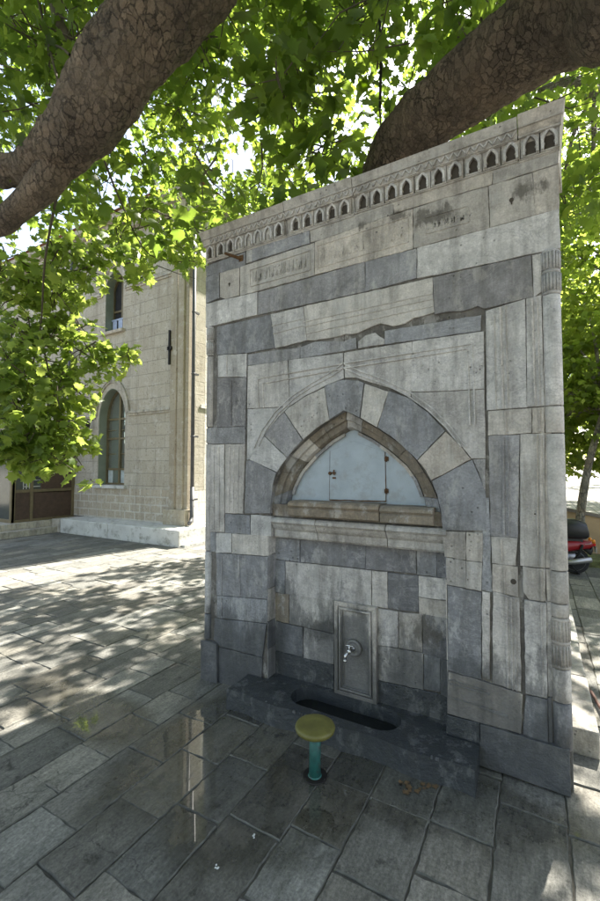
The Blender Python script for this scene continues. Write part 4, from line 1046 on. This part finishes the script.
q = sm(); loft(q, [(.27,.06,.40,.52),(.24,.07,.34,.46),(.12,.05,.44,.50)]); q.build('mudguard', M['blk'], sc, local=True)
q = sm(); q.lathe([(.0,0),(.045,.01),(.04,.05),(.0,.06)], (.27,0,.545), 12, axis='x'); q.build('tail_lamp', M['redlens'], sc, local=True)
for s_ in (-1, 1):
    q = sm(); q.lathe([(.0,-.03),(.035,-.02),(.035,.02),(.0,.03)], (.27, s_*.12, .60), 12, axis='x'); q.build('turn_signal', M['amber'], sc, local=True)
q = sm(); q.tube([(-1.22,0,.24),(-1.15,0,.6),(-1.05,0,.98)], .03, 8); q.tube([(-1.0,-.32,1.0),(-1.05,-.1,1.02),(-1.05,.1,1.02),(-1.0,.32,1.0)], .016, 8)
for s_ in (-1, 1): q.tube([(-1.03,s_*.2,1.02),(-1.0,s_*.28,1.16),(-1.0,s_*.30,1.2)], .007, 6); q.lathe([(.0,-.01),(.05,-.006),(.05,.006),(0,.01)], (-1.0,s_*.31,1.22), 14, axis='x')
q.build('handlebar', M['blk'], sc, local=True)
q = sm(); loft(q, [(-1.42,.05,.40,.46),(-1.32,.07,.46,.53),(-1.2,.075,.48,.54),(-1.05,.06,.44,.50)]); q.build('front_mudguard', M['red'], sc, local=True)
q = sm(); q.box(.315,.322,-.08,.08,.40,.50); q.build('number_plate', M['pale'], sc, local=True)
q = sm(); q.tube([(-.02,-.13,.28),(.06,-.15,.42),(.10,-.15,.54)], .018, 8)
for k in range(7): q.lathe([(.024,0),(.03,.006),(.024,.012)], (.0+.016*k,-.14-.001*k,.30+.032*k), 10)
q.build('shock_absorber', M['iron'], sc, local=True)
q = sm(); q.tube([(.05,-.1,.02),(-.1,-.08,.2)], .012, 6); q.tube([(.05,.1,.02),(-.1,.08,.2)], .012, 6); q.tube([(.05,-.1,.02),(.05,.1,.02)], .012, 6); q.build('kick_stand', M['iron'], sc, local=True)
# ================================================================ TREES
def bark_mat(name, a, b2, c, bs=.9, sc_=7):
    m, nt, b = mat(name); P = pos(nt)
    n1 = noise(nt, P, 2.6, 7, .65); col = mix(nt, ramp(nt, n1, [(.38, 0), (.62, 1)]), a, b2)
    dn = N(nt, 'ShaderNodeTexNoise'); dn.inputs['Scale'].default_value = 11; dn.inputs['Detail'].default_value = 7; dn.inputs['Roughness'].default_value = .7; nt.links.new(P, dn.inputs['Vector'])
    va = N(nt, 'ShaderNodeVectorMath', operation='MULTIPLY_ADD'); nt.links.new(dn.outputs['Color'], va.inputs[0]); va.inputs[1].default_value = (.09,.09,.09); nt.links.new(P, va.inputs[2])
    mv = mapped(nt, va.outputs[0], (1, 1, .42), rot=(0, .75, .3))
    v = N(nt, 'ShaderNodeTexVoronoi'); v.feature = 'DISTANCE_TO_EDGE'; v.inputs['Scale'].default_value = sc_*3.4; nt.links.new(mv, v.inputs['Vector'])
    v2 = N(nt, 'ShaderNodeTexVoronoi'); v2.inputs['Scale'].default_value = sc_*3.4; nt.links.new(mv, v2.inputs['Vector'])
    sp3 = N(nt, 'ShaderNodeSeparateColor'); nt.links.new(v2.outputs['Color'], sp3.inputs[0])
    col = mix(nt, .8, col, mix(nt, 1, col, ramp(nt, sp3.outputs[0], [(.0, .62), (1, 1.3)]), 'MULTIPLY'))
    cr = ramp(nt, v.outputs['Distance'], [(.0, 1), (.03, .35), (.07, 0)])
    msk = ramp(nt, noise(nt, P, 3.1, 4), [(.42, .15), (.58, 1)])
    crm = mth(nt, 'MULTIPLY', cr, msk)
    col = mix(nt, mth(nt, 'MULTIPLY', crm, .75), col, (.022,.017,.013))
    sp2 = noise(nt, P, 30, 6, .75); col = mix(nt, ramp(nt, sp2, [(.52, 0), (.7, .65)]), col, c)
    pale = noise(nt, P, 1.5, 6, .7); col = mix(nt, ramp(nt, pale, [(.53, 0), (.62, .55)]), col, (.30,.215,.145))
    nt.links.new(col, b.inputs['Base Color']); b.inputs['Roughness'].default_value = .92
    h = mth(nt, 'ADD', mth(nt, 'MULTIPLY', crm, -1.2), mth(nt, 'ADD', mth(nt, 'MULTIPLY', n1, .8), mth(nt, 'MULTIPLY', sp2, .7)))
    bump(nt, h, 1.0, .06, b); return m
M['bark'] = bark_mat('flaking_brown_bark', (.25,.19,.135), (.14,.108,.08), (.055,.043,.033))
M['bark2'] = bark_mat('pale_grey_bark', (.34,.31,.25), (.24,.22,.18), (.14,.13,.1), .4)
M['twig'] = plain('twig_bark', (.09,.075,.05), .9)
def leaf_mat(name, c1, c2, t1, t2):
    m, nt, b = mat(name)
    a = N(nt, 'ShaderNodeAttribute'); a.attribute_name = 'tint'
    P = pos(nt); n = noise(nt, P, .9, 3)
    f = mth(nt, 'ADD', mth(nt, 'MULTIPLY', a.outputs['Fac'], .7), mth(nt, 'MULTIPLY', n, .3))
    c = mix(nt, f, c1, c2); t = mix(nt, f, t1, t2)
    nt.links.new(c, b.inputs['Base Color']); b.inputs['Roughness'].default_value = .42; b.inputs['Specular IOR Level'].default_value = .35
    tr_ = N(nt, 'ShaderNodeBsdfTranslucent'); nt.links.new(t, tr_.inputs[0])
    mx = N(nt, 'ShaderNodeMixShader'); mx.inputs[0].default_value = .58
    out = nt.nodes['Material Output']; nt.links.new(b.outputs[0], mx.inputs[1]); nt.links.new(tr_.outputs[0], mx.inputs[2]); nt.links.new(mx.outputs[0], out.inputs[0])
    return m
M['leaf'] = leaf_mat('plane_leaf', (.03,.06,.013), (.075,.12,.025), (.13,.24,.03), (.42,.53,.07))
M['leaf3'] = leaf_mat('sun_painted_plane_leaf', (.045,.08,.018), (.10,.15,.035), (.22,.36,.05), (.60,.70,.14))  # brighter copy of the plane leaf, sun on the hanging spray put into colour
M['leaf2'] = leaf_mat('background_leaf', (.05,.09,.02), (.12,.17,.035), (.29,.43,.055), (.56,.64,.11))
# lobed leaf outline (unit size, stalk at origin, tip along +y)
LO = [(0,0),(.16,-.08),(.42,.02),(.34,.2),(.62,.42),(.36,.46),(.30,.62),(.12,.62),(0,1.0),(-.12,.62),(-.30,.62),(-.36,.46),(-.62,.42),(-.34,.2),(-.42,.02),(-.16,-.08)]
LO = np.array([(x, y, -.10*abs(x)-.16*y*y) for x, y in LO]); 
LC = np.array([[0, .35, .02]])
LEAF_NEAR = np.vstack([LO, LC]); nl = len(LO)
FACE_NEAR = [(i, (i+1) % nl, nl) for i in range(nl)]
LS = np.array([(0,0,0),(.45,.15,-.04),(.5,.5,-.1),(.18,.55,-.04),(0,1,-.16),(-.18,.55,-.04),(-.5,.5,-.1),(-.45,.15,-.04)]); 
FACE_FAR = [(0,1,2,3),(0,3,4,5),(0,5,6,7)]
rng = np.random.default_rng(5)
class Leaves:
    def __init__(s): s.p = []; s.s = []; s.t = []; s.down = []
    def add(s, p, size, t): s.p.append(p); s.s.append(size); s.t.append(t)
    def build(s, name, m, parent, near=True, droop=.6, flip=0):
        P = np.array(s.p); n = len(P)
        if n == 0: return
        L, F = (LEAF_NEAR, FACE_NEAR) if near else (LS, FACE_FAR)
        # leaf tip direction: outward + down ; normal mostly up with scatter
        az = rng.uniform(0, 2*PI, n); el = rng.normal(-droop, .45, n)
        ty = np.stack([np.cos(az)*np.cos(el), np.sin(az)*np.cos(el), np.sin(el)], 1)
        nz = rng.normal(0, .45, (n, 3)); nz[:, 2] += 1.0
        tx = np.cross(ty, nz); tx /= np.linalg.norm(tx, axis=1)[:, None]+1e-9; tz = np.cross(tx, ty)
        sz = np.array(s.s)[:, None, None]
        wx = rng.uniform(.8, 1.1, n)[:, None, None]
        V = P[:, None, :] + sz*(L[None, :, 0, None]*wx*tx[:, None, :] + L[None, :, 1, None]*ty[:, None, :] + L[None, :, 2, None]*tz[:, None, :]*rng.uniform(.3, 2.2, n)[:, None, None])
        off = np.array(parent.location); V = (V-off).reshape(-1, 3)
        k = len(L); me = bpy.data.meshes.new(name)
        fl = np.array([i for f in F for i in f]); cnt = np.array([len(f) for f in F])
        loops = (fl[None, :]+np.arange(n)[:, None]*k).reshape(-1); tot = np.tile(cnt, n); st_ = np.concatenate([[0], np.cumsum(tot)[:-1]])
        me.vertices.add(len(V)); me.vertices.foreach_set('co', V.reshape(-1).astype(np.float32))
        me.loops.add(len(loops)); me.loops.foreach_set('vertex_index', loops.astype(np.int32))
        me.polygons.add(len(tot)); me.polygons.foreach_set('loop_start', st_.astype(np.int32)); me.polygons.foreach_set('loop_total', tot.astype(np.int32))
        me.update(calc_edges=True); me.materials.append(m)
        a = me.attributes.new('tint', 'FLOAT', 'FACE'); a.data.foreach_set('value', np.repeat(np.array(s.t), len(F)).astype(np.float32))
        o = bpy.data.objects.new(name, me); C.objects.link(o); o.parent = parent
        return o
def smooth_path(pts, n=8):
    P = [Vector(p[:3]) for p in pts]; R = [p[3] for p in pts]; out = []; rad = []
    for i in range(len(P)-1):
        a, b_, c, d = P[max(i-1, 0)], P[i], P[i+1], P[min(i+2, len(P)-1)]
        for k in range(n):
            t = k/n; out.append(.5*((2*b_)+(c-a)*t+(2*a-5*b_+4*c-d)*t*t+(3*b_-a-3*c+d)*t**3)); rad.append(R[i]*(1-t)+R[i+1]*t)
    out.append(P[-1]); rad.append(R[-1]); return out, rad
def limb(mb, pts, n=28, lump=.06, seed=0, seg=10):
    big = n == 28
    if big: n, seg = 72, 26
    P, R = smooth_path(pts, seg); rr = random.Random(seed)
    ph = [rr.uniform(0, 6.28) for _ in range(8)]
    P = [Vector(p) for p in P]; vs = []; prev = None
    for i, p in enumerate(P):
        t = (P[min(i+1, len(P)-1)]-P[max(i-1, 0)]).normalized()
        if prev is None: a = t.cross(Vector((0, 0, 1)) if abs(t.z) < .9 else Vector((1, 0, 0))).normalized()
        else: a = (prev-t*prev.dot(t)).normalized()
        prev = a; b_ = t.cross(a); s = i/seg
        for k in range(n):
            g_ = 2*PI*k/n
            r = R[i]*(1+lump*(math.sin(g_*2+ph[0]+s*1.1)*.7+math.sin(g_*3+ph[1]-s*1.9)*.5+math.sin(g_*5+ph[2]+s*3.3)*.3+math.sin(s*4+ph[3])*.4+math.sin(g_*9+s*6+ph[4])*.14+(0 if big else rr.uniform(-.12, .12))))
            q = p+(a*math.cos(g_)+b_*math.sin(g_))*r
            if big:
                w_ = q+mnoise.noise_vector(q*6)*.05
                e = mnoise.fractal(q*5, .7, 2.1, 4)*.016
                vd = mnoise.voronoi(Vector((w_.x*15, w_.y*15, w_.z*8)))[0]; e -= max(0, .09-(vd[1]-vd[0]))*.10
                e += (mnoise.cell(Vector((w_.x*15, w_.y*15, w_.z*8))))*.004
                q = q+(q-p).normalized()*e
            vs.append(q)
    m_ = len(P); fs = [(i*n+k, i*n+(k+1) % n, (i+1)*n+(k+1) % n, (i+1)*n+k) for i in range(m_-1) for k in range(n)]+[tuple(range(n-1,-1,-1)), tuple(range((m_-1)*n, m_*n))]
    mb.add(vs, fs, 0, .5, True)
D4 = lambda x, y, k, r: (*dep(x, y, k), r)
pt = empty('plane_tree', (2.6, -.6, 0), 'huge old tree arching two thick brown boughs over the fountain', 'tree')
tk = MB()
hub = (2.3, -.3, 3.4)
limb(tk, [(2.6,-.6,-.1,.62),(2.55,-.6,.4,.5),(2.5,-.55,1.6,.44),(2.4,-.45,2.7,.45),(2.3,-.3,3.4,.42),(2.1,.1,4.2,.34),(1.9,.5,5.4,.26),(1.4,1.6,7.0,.16),(1.2,2.2,8.6,.07)], seed=1)
# bough over the camera to the left
limb(tk, [(2.3,-.3,3.2,.36),(1.5,-.25,4.0,.33),(.5,.2,4.55,.31)]+[D4(255,-150,2.75,.28), D4(212,-50,2.7,.27), D4(158,12,2.7,.26), D4(119,66,2.72,.235), D4(88,116,2.75,.205), D4(56,152,2.85,.155), D4(18,170,3.0,.115), D4(-40,162,3.25,.105), D4(-150,140,3.7,.09), D4(-300,60,4.3,.07)], seed=2)
limb(tk, [D4(62,158,2.85,.12), D4(42,186,2.9,.105), D4(16,210,2.95,.085), D4(-10,226,3.1,.08), D4(-80,225,3.4,.085), D4(-170,190,4.0,.05)], n=18, seed=3, lump=.05)
# bough over the top of the fountain
limb(tk, [(2.3,-.3,3.3,.36),(2.3,.7,3.9,.36)]+[(*(lambda a: (a[0], Y_, a[1]))(at(x, y, Y_)), r) for x, y, Y_, r in ((690,-70,2.5,.33),(610,-14,2.8,.285),(545,30,3.0,.268),(485,72,3.15,.255),(432,115,3.3,.25),(396,152,3.42,.225),(378,190,3.5,.20),(362,240,3.6,.18),(352,300,3.7,.12))], seed=4, lump=.05)
tk.build('trunk', M['bark'], pt)
br = MB(); lv = Leaves(); lv2 = Leaves()
def twig_cluster(L, c, r, n, size, mb=None, twigs=3, tb=None):
    base = rng.uniform(0, 1) if tb is None else tb
    for i in range(n):
        d = rng.normal(0, 1, 3); d /= np.linalg.norm(d); p = np.array(c)+d*r*rng.uniform(.3, 1)**.6*np.array([1, 1, .75])
        if reject(p): continue
        L.add(p, size*rng.uniform(.5, 1.25), float(np.clip(base*.5+rng.uniform(0, .6), 0, 1)))
    if mb is not None:
        for i in range(twigs):
            d = rng.normal(0, 1, 3); d /= np.linalg.norm(d); d[2] = -abs(d[2])*.5
            e = np.array(c)+d*r*.9; s = np.array(c)-d*r*.5+np.array([0, 0, r*.3]); m_ = (s+e)/2+rng.normal(0, r*.12, 3)
            if reject(e) or reject(s): continue
            mb.tube([s, m_, e], [.008, .006, .003], 4, cap=False)
SX, SY = math.sin(SUN_AZ)/math.tan(SUN_EL), math.cos(SUN_AZ)/math.tan(SUN_EL)
strip_lo = [(2.5,-6.5),(2.97,-6.35),(3.92,-6.30),(5.08,-6.12),(5.85,-5.5),(6.4,-5.2)]
holes = [(243,158,16,.95),(20,272,20,.9),(470,10,9,.8),(215,135,6,.8),(566,315,8,.9),(583,318,12,.9),(40,262,10,.8),(330,75,5,.8),(155,150,6,.7),(300,110,5,.6),(250,60,5,.6),(350,90,6,.7),(190,110,5,.6),(560,95,14,.5)]
def sidebeam(p):      # keeps the low sun on the visible strip of the building's side wall
    a = p[0]-XC
    return a > 0 and 6.7 < p[1]-a/math.tan(SUN_AZ) < 10.5 and -.5 < p[2]-a/math.sin(SUN_AZ)*math.tan(SUN_EL) < 9
def reject(p, main=True):
    X, Y, Z = p
    if Y > YW-.5 and X < XC+.6 and Z < 9.7: return True          # inside the building
    if XL-.1 < X < XR+.1 and 2.35 < Y < 3.95 and Z < 3.55: return True
    if sidebeam(p): return True
    gx, gy = X-Z*SX, Y-Z*SY
    # keep the sunbeam that paints the bright strip on the plaza free
    if 2.4 < gy < 6.3:
        e = -6.34-(6.6-gy)*.228
        hi_ = np.interp(gy, [a for a, _ in strip_lo], [b for _, b in strip_lo])
        if e-.3 < gx < hi_+.25: return True
        if hi_ <= gx < -3.2 and gy > 2.9 and main and rng.random() < .12 + .5*(math.sin(gx*3.1)*math.sin(gy*2.3+gx) > .35): return True
    hx_, hy_ = X-(Z-3.2)*SX, Y-(Z-3.2)*SY       # thin spot through which the hanging spray gets sun
    if Z > 4.2 and -4.6 < hx_ < -1.9 and 1.9 < hy_ < 4.4 and rng.random() < .68: return True
    if .08 < gx < 1.5 and .5 < gy < 9 and rng.random() < .62+.38*(math.sin(gx*9)*math.sin(gy*5) > .0): return True
    q = pix(p)
    if q and main:
        x, y, d = q
        if -40 < x < 640 and d < 9:
            if 196 < x < 575 and y > 262-(x-205)*.385+rng.uniform(-14, 6) and d < 4.6: return True   # in front of the fountain
            lim = np.interp(x, [-40, 0, 40, 70, 100, 140, 165, 195, 210], [250, 245, 235, 262, 262, 288, 262, 288, 265])
            if x < 212 and y > lim+rng.uniform(-12, 4): return True
            if x > 570 and y > 300 and d < 7: return True
        if d > 2:
            for hx, hy, hr, pr_ in holes:
                if (x-hx)**2+(y-hy)**2 < (hr+rng.uniform(-4, 3))**2 and rng.random() < pr_: return True
        if d < 1.6: return True
    if (X*X+Y*Y+(Z-1.6)**2) < 2.6: return True
    return False
# low crown seen from below: clumps hung on the boughs
for i in range(300):
    x, y, k = rng.uniform(-60, 520), rng.uniform(-160, 250), rng.uniform(3.0, 6.5)
    c = dep(x, y, k)
    if c.z < 2.6: continue
    if x > 360 and y > 60 : continue
    twig_cluster(lv, c, rng.uniform(.3, .5), int(rng.uniform(22, 40)), rng.choice([.11, .13, .17]), br)
# mid and high crown: spreads over the little square and shades it
for i in range(1120):
    c = np.array([rng.uniform(-6.2, 3.8), rng.uniform(-1.5, 10.5), rng.uniform(4.6, 9.4)])
    if ((c[0]+1.2)/5.6)**2+((c[1]-4.5)/6.6)**2 > 1: continue
    twig_cluster(lv, c, rng.uniform(.35, .65), int(rng.uniform(30, 52)), rng.choice([.115, .135, .16]), br, 2)
# hanging spray at the left, in front of the facade
sprays = [(20,300,4.6),(50,330,4.6),(10,350,4.4),(30,385,4.4),(60,375,4.7),(85,360,4.9),(105,365,5.1),(125,355,5.3),(10,420,4.3),(35,430,4.4),(60,425,4.6),(20,455,4.3),(45,462,4.4),(70,445,4.7),(55,300,4.8),(80,330,4.8),(25,330,4.3),
          (5,270,4.6),(35,275,4.8),(70,285,5),(95,345,5),(15,400,4.2),(50,405,4.5),(0,445,4.2),(0,380,4.2),(75,400,4.7),(30,445,4.5),(100,262,4.4),(130,262,4.5),(160,255,4.6),(188,258,4.8),(60,255,4.4),(145,278,4.5),(90,278,4.4),(115,240,4.4),(175,240,4.6),(200,235,5)]
old = reject
def reject(p, main=True):
    q = pix(p)
    if q and q[0] > 141: return q[1] > 292 or old(p)
    gx, gy = p[0]-p[2]*SX, p[1]-p[2]*SY
    return False
for x, y, k in sprays:
    r = .27 if x < 90 else .2
    for z_ in range(3 if x < 75 else 2): twig_cluster(lv2, dep(x+rng.uniform(-9,9), y+rng.uniform(-10,8), k+rng.uniform(-.3,.3)), r, 40 if x < 80 else 24, .112, br, 2)
for x, y, k in ((92,482,5.2),(128,352,5.3),(112,372,5.2),(90,447,4.9),(78,470,4.9)): twig_cluster(lv2, dep(x, y, k), .1, 5, .15, br, 1)
for pts in ([(60,180,2.9),(45,260,3.8),(40,330,4.4),(25,400,4.4),(20,460,4.3)], [(40,330,4.4),(70,345,4.7),(100,360,5.0),(130,355,5.3)], [(40,330,4.4),(55,400,4.5),(70,445,4.7),(85,470,5)], [(90,120,2.9),(120,200,3.8),(150,255,4.5),(195,262,4.8)],
            [(60,90,3.0),(45,30,3.3),(30,-30,3.6)],[(70,55,3),(50,45,3.3),(0,50,4)],[(110,20,3.4),(200,70,4.2),(290,100,5),(370,140,5.5)]):
    br.tube(smooth_path([D4(*p, .02) for p in pts], 5)[0], list(np.linspace(.011, .004, (len(pts)-1)*5+1)), 6, cap=False)
reject = old
# grey upright branch at the upper left
br.tube([dep(78,58,3.2), dep(60,25,3.3), dep(50,-10,3.4), dep(40,-60,3.6)], [.05,.04,.035,.03], 8)
br.build('branches', M['twig'], pt)
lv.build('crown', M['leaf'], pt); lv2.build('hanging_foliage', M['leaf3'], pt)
# hanging cable
cb_ = MB(); a = dep(380, 108, 3.6); cb_.tube([a, dep(381, 60, 3.6), dep(379, 0, 3.6), dep(377, -120, 3.7)], .012, 6)
tag(cb_.build('hanging_cable', M['iron']), 'thin dark cable hanging straight down among the leaves above the fountain', 'cable')
# ivy tuft growing on top of the fountain
def reject(p, main=True): return False
ft = empty('leafy_tuft', (-1.9, 2.75, 3.47), 'small leafy sprig growing on top of the cornice at the left', 'plant')
l3 = Leaves()
for i in range(34): l3.add(np.array([rng.uniform(-2.05, -1.45), rng.uniform(2.5, 2.85), rng.uniform(3.47, 3.66)]), rng.uniform(.09, .15), rng.uniform(0, .5))
l3.build('foliage', M['leaf'], ft); q = MB(); q.tube([(-1.9,2.8,3.42),(-1.8,2.75,3.5),(-1.6,2.7,3.58)], [.01,.008,.005], 5, cap=False); q.tube([(-1.9,2.8,3.42),(-1.95,2.7,3.55)], [.01,.005], 5, cap=False); q.build('stem', M['twig'], ft)
# background trees
def tree(loc, trunk, crown, nclump, label, leafsize=.2, per=34, m='leaf2', bark='bark2', crs=1, name='garden_tree', filt=None):
    t = empty(name, loc, label, 'tree', 'trees beyond the square')
    tb = MB(); limb(tb, trunk, n=12, seed=int(abs(loc[0]*10)), lump=.05, seg=6)
    cx, cy, cz, rx, ry, rz = crown; L = Leaves()
    top = Vector(trunk[-1][:3])
    cl_ = []
    for i in range(nclump):
        d = rng.normal(0, 1, 3); d /= np.linalg.norm(d); u = rng.uniform(.25, 1)**.5
        c = np.array([cx+d[0]*rx*u, cy+d[1]*ry*u, cz+d[2]*rz*u])
        if (filt and filt(c)) or sidebeam(c): continue
        cl_.append(c); base = rng.uniform(0, 1); r = rng.uniform(.45, .85)*crs
        for j in range(per):
            e = rng.normal(0, 1, 3); e /= np.linalg.norm(e)
            if sidebeam(c+e*r): continue
            L.add(c+e*r*rng.uniform(.3, 1)*np.array([1, 1, .6]), leafsize*rng.uniform(.7, 1.2), float(np.clip(base*.5+rng.uniform(0, .6), 0, 1)))
    for c in cl_[::6]:
        mid = (top+Vector(c))/2+Vector((0, 0, .3)); tb.tube([top, mid, Vector(c)], [.05, .03, .01], 5, cap=False)
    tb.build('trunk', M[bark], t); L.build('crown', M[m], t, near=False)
    return t
tree((.60, 8.95, 0), [(.60,8.95,0,.085),(.64,8.95,.8,.07),(.78,8.95,1.7,.06),(1.02,9.0,2.6,.05)], (1.3,9.9,3.0,2.0,1.3,1.6), 190, 'slender pale trunked tree leaning right behind the scooter', .15, 44, crs=.6)
tree((3.4, 12.5, 0), [(3.4,12.5,0,.2),(3.4,12.5,2,.16),(3.2,12.4,4.0,.13)], (2.2,12.2,5.8,3.0,2.4,3.2), 170, 'bright green tree filling the gap right of the fountain', .2, 40)
tree((-1.5, 15, 0), [(-1.5,15,0,.25),(-1.5,15,3,.2),(-1.3,15,5.0,.15)], (-1.2,15,7.2,3.4,2.6,4.0), 190, 'tall sunlit tree rising directly behind the fountain', .22, 40)
tree((-4.0, 19, 0), [(-4,19,0,.25),(-4,19,3,.2),(-3.8,19,5.0,.15)], (-3.6,19,8.2,3.0,2.6,5.0), 170, 'tall bright tree past the corner of the stone building', .24, 40)
tree((8, 19, 0), [(8,19,0,.25),(8,19,3,.2),(8,19,5.0,.15)], (6.6,18,7.0,4.5,3.6,5), 190, 'broad green tree farthest to the right', .26, 40)
tree((3.5, 26, 0), [(3.5,26,0,.25),(3.5,26,3,.2),(3.5,26,5.0,.15)], (3,26,7.2,5.5,3.0,5.6), 200, 'distant broad tree seen under the nearer crowns', .3, 36)
tree((-17, 21, 0), [(-17,21,0,.3),(-17,21,4,.25),(-17,21,8,.2)], (-17,21,12,6,4,4), 170, 'dark tree rising behind the roof of the stone building', .3, 36, name='roofside_tree')
tree((-20, -6.5, 0), [(-20,-6.5,0,.25),(-20,-6.5,3,.2),(-20,-6.5,5.0,.15)], (-20,-6,4.8,7,3,4.4), 300, 'bushy tree seen only as green light in the window glass', .28, 36)
tree((3, -11, 0), [(3,-11,0,.25),(3,-11,3,.2),(3,-11,5.0,.15)], (2,-11,6,5,3,4.5), 150, 'unseen broad tree added behind the viewpoint for reflections and sky cover', .28, 36)  # out of view, added for reflections, bounce light and to cover blue sky
# pale limb at the upper right (plane tree behind)
pl2 = empty('pale_barked_tree', (4.2, 6.5, 0), 'tree with pale mottled limbs at the upper right of the fountain', 'tree')
q = MB()
limb(q, [(4.2,6.5,0,.28),(4.1,6.5,2,.24),(3.6,6.4,3.6,.2)]+[D4(640,70,6.4,.13), D4(598,95,6.3,.11), D4(580,85,6.2,.09), D4(565,82,6.1,.07), D4(540,92,6.0,.05)], n=12, seed=9, lump=.07)
limb(q, [D4(583,86,6.2,.06), D4(592,105,6.3,.05), D4(594,140,6.4,.035), D4(590,190,6.4,.02)], n=8, seed=10)
limb(q, [D4(598,95,6.3,.06), D4(575,130,6.3,.03), D4(562,190,6.3,.015)], n=8, seed=12)
q.build('trunk', M['bark2'], pl2)
l4 = Leaves()
for i in range(60):
    c = np.array(dep(rng.uniform(560, 720), rng.uniform(-60, 250), rng.uniform(6.2, 8)))
    for j in range(16): l4.add(c+rng.normal(0, .22, 3), rng.uniform(.1, .17), rng.uniform(0, 1))
l4.build('crown', M['leaf2'], pl2, near=False)
# far wood that reads as one mass
fw = bpy.data.objects.new('far_wood', None)
l5 = Leaves()
for i in range(420):
    a = rng.uniform(-1.5, 1.1); R_ = rng.uniform(46, 62); h = rng.uniform(.5, 1)**.7*rng.choice([5, 8, 11, 9])
    c = np.array([math.sin(a)*R_, math.cos(a)*R_, h])
    for j in range(30): l5.add(c+rng.normal(0, 1.0, 3), rng.uniform(.5, .9), rng.uniform(0, 1))
class _Z: location = (0, 0, 0)
def build_free(L, name, m):
    e = bpy.data.objects.new('tmp', None); C.objects.link(e); o = L.build(name, m, e, near=False); o.parent = None; bpy.data.objects.remove(e); return o
tag(build_free(l5, 'far_wood', M['leaf2']), 'distant belt of green trees closing the horizon', 'wood', kind='stuff')
# ================================================================ small litter on the paving
M['dry'] = plain('dry_leaf', (.12,.075,.035), .8, 0, .4, 30)
def leaf_flat(name, x, y, s, label, group, m='dry', rot=None):
    me = MB(); r = random.uniform(0, 6.28) if rot is None else rot; V = LEAF_NEAR.copy()
    V[:, 2] = .012+np.abs(V[:, 0])*.25+random.uniform(0, .1)
    V[:, :2] -= [0, .4]
    R_ = np.array([[math.cos(r), -math.sin(r)], [math.sin(r), math.cos(r)]])
    xy = V[:, :2]@R_.T*s
    me.add([(a[0], a[1], max(.003, z_*s)+.002) for a, z_ in zip(xy, V[:, 2])], FACE_NEAR, 0, .5)
    o = me.build(name, M[m]); o.location = (x, y, .0); tag(o, label, 'leaf', group); return o
for i in range(16):
    a = gr(random.uniform(400, 436), random.uniform(783, 795)); leaf_flat('fallen_leaf', a[0], a[1], random.uniform(.018, .034), 'curled brown leaf in the small heap by the right end of the basin slab', 'fallen leaves by the basin')
M['wsp'] = plain('bird_dropping', (.55,.56,.55), .7)
for (x, y, lb) in ((255,838,'white bird dropping on a slab below the jug stand'),(216,868,'white bird dropping nearest the bottom edge')):
    a = gr(x, y); q = MB(); rr = random.Random(x)
    for k in range(4):
        cx, cy, r = rr.uniform(-.012, .012), rr.uniform(-.01, .01), rr.uniform(.003, .006)
        q.lathe([(r,0),(r*.8,.0015),(r*.3,.002)], (cx, cy, .003), 9)
    o = q.build('bird_dropping', M['wsp']); o.location = (a[0], a[1], .0); tag(o, lb, 'dropping')
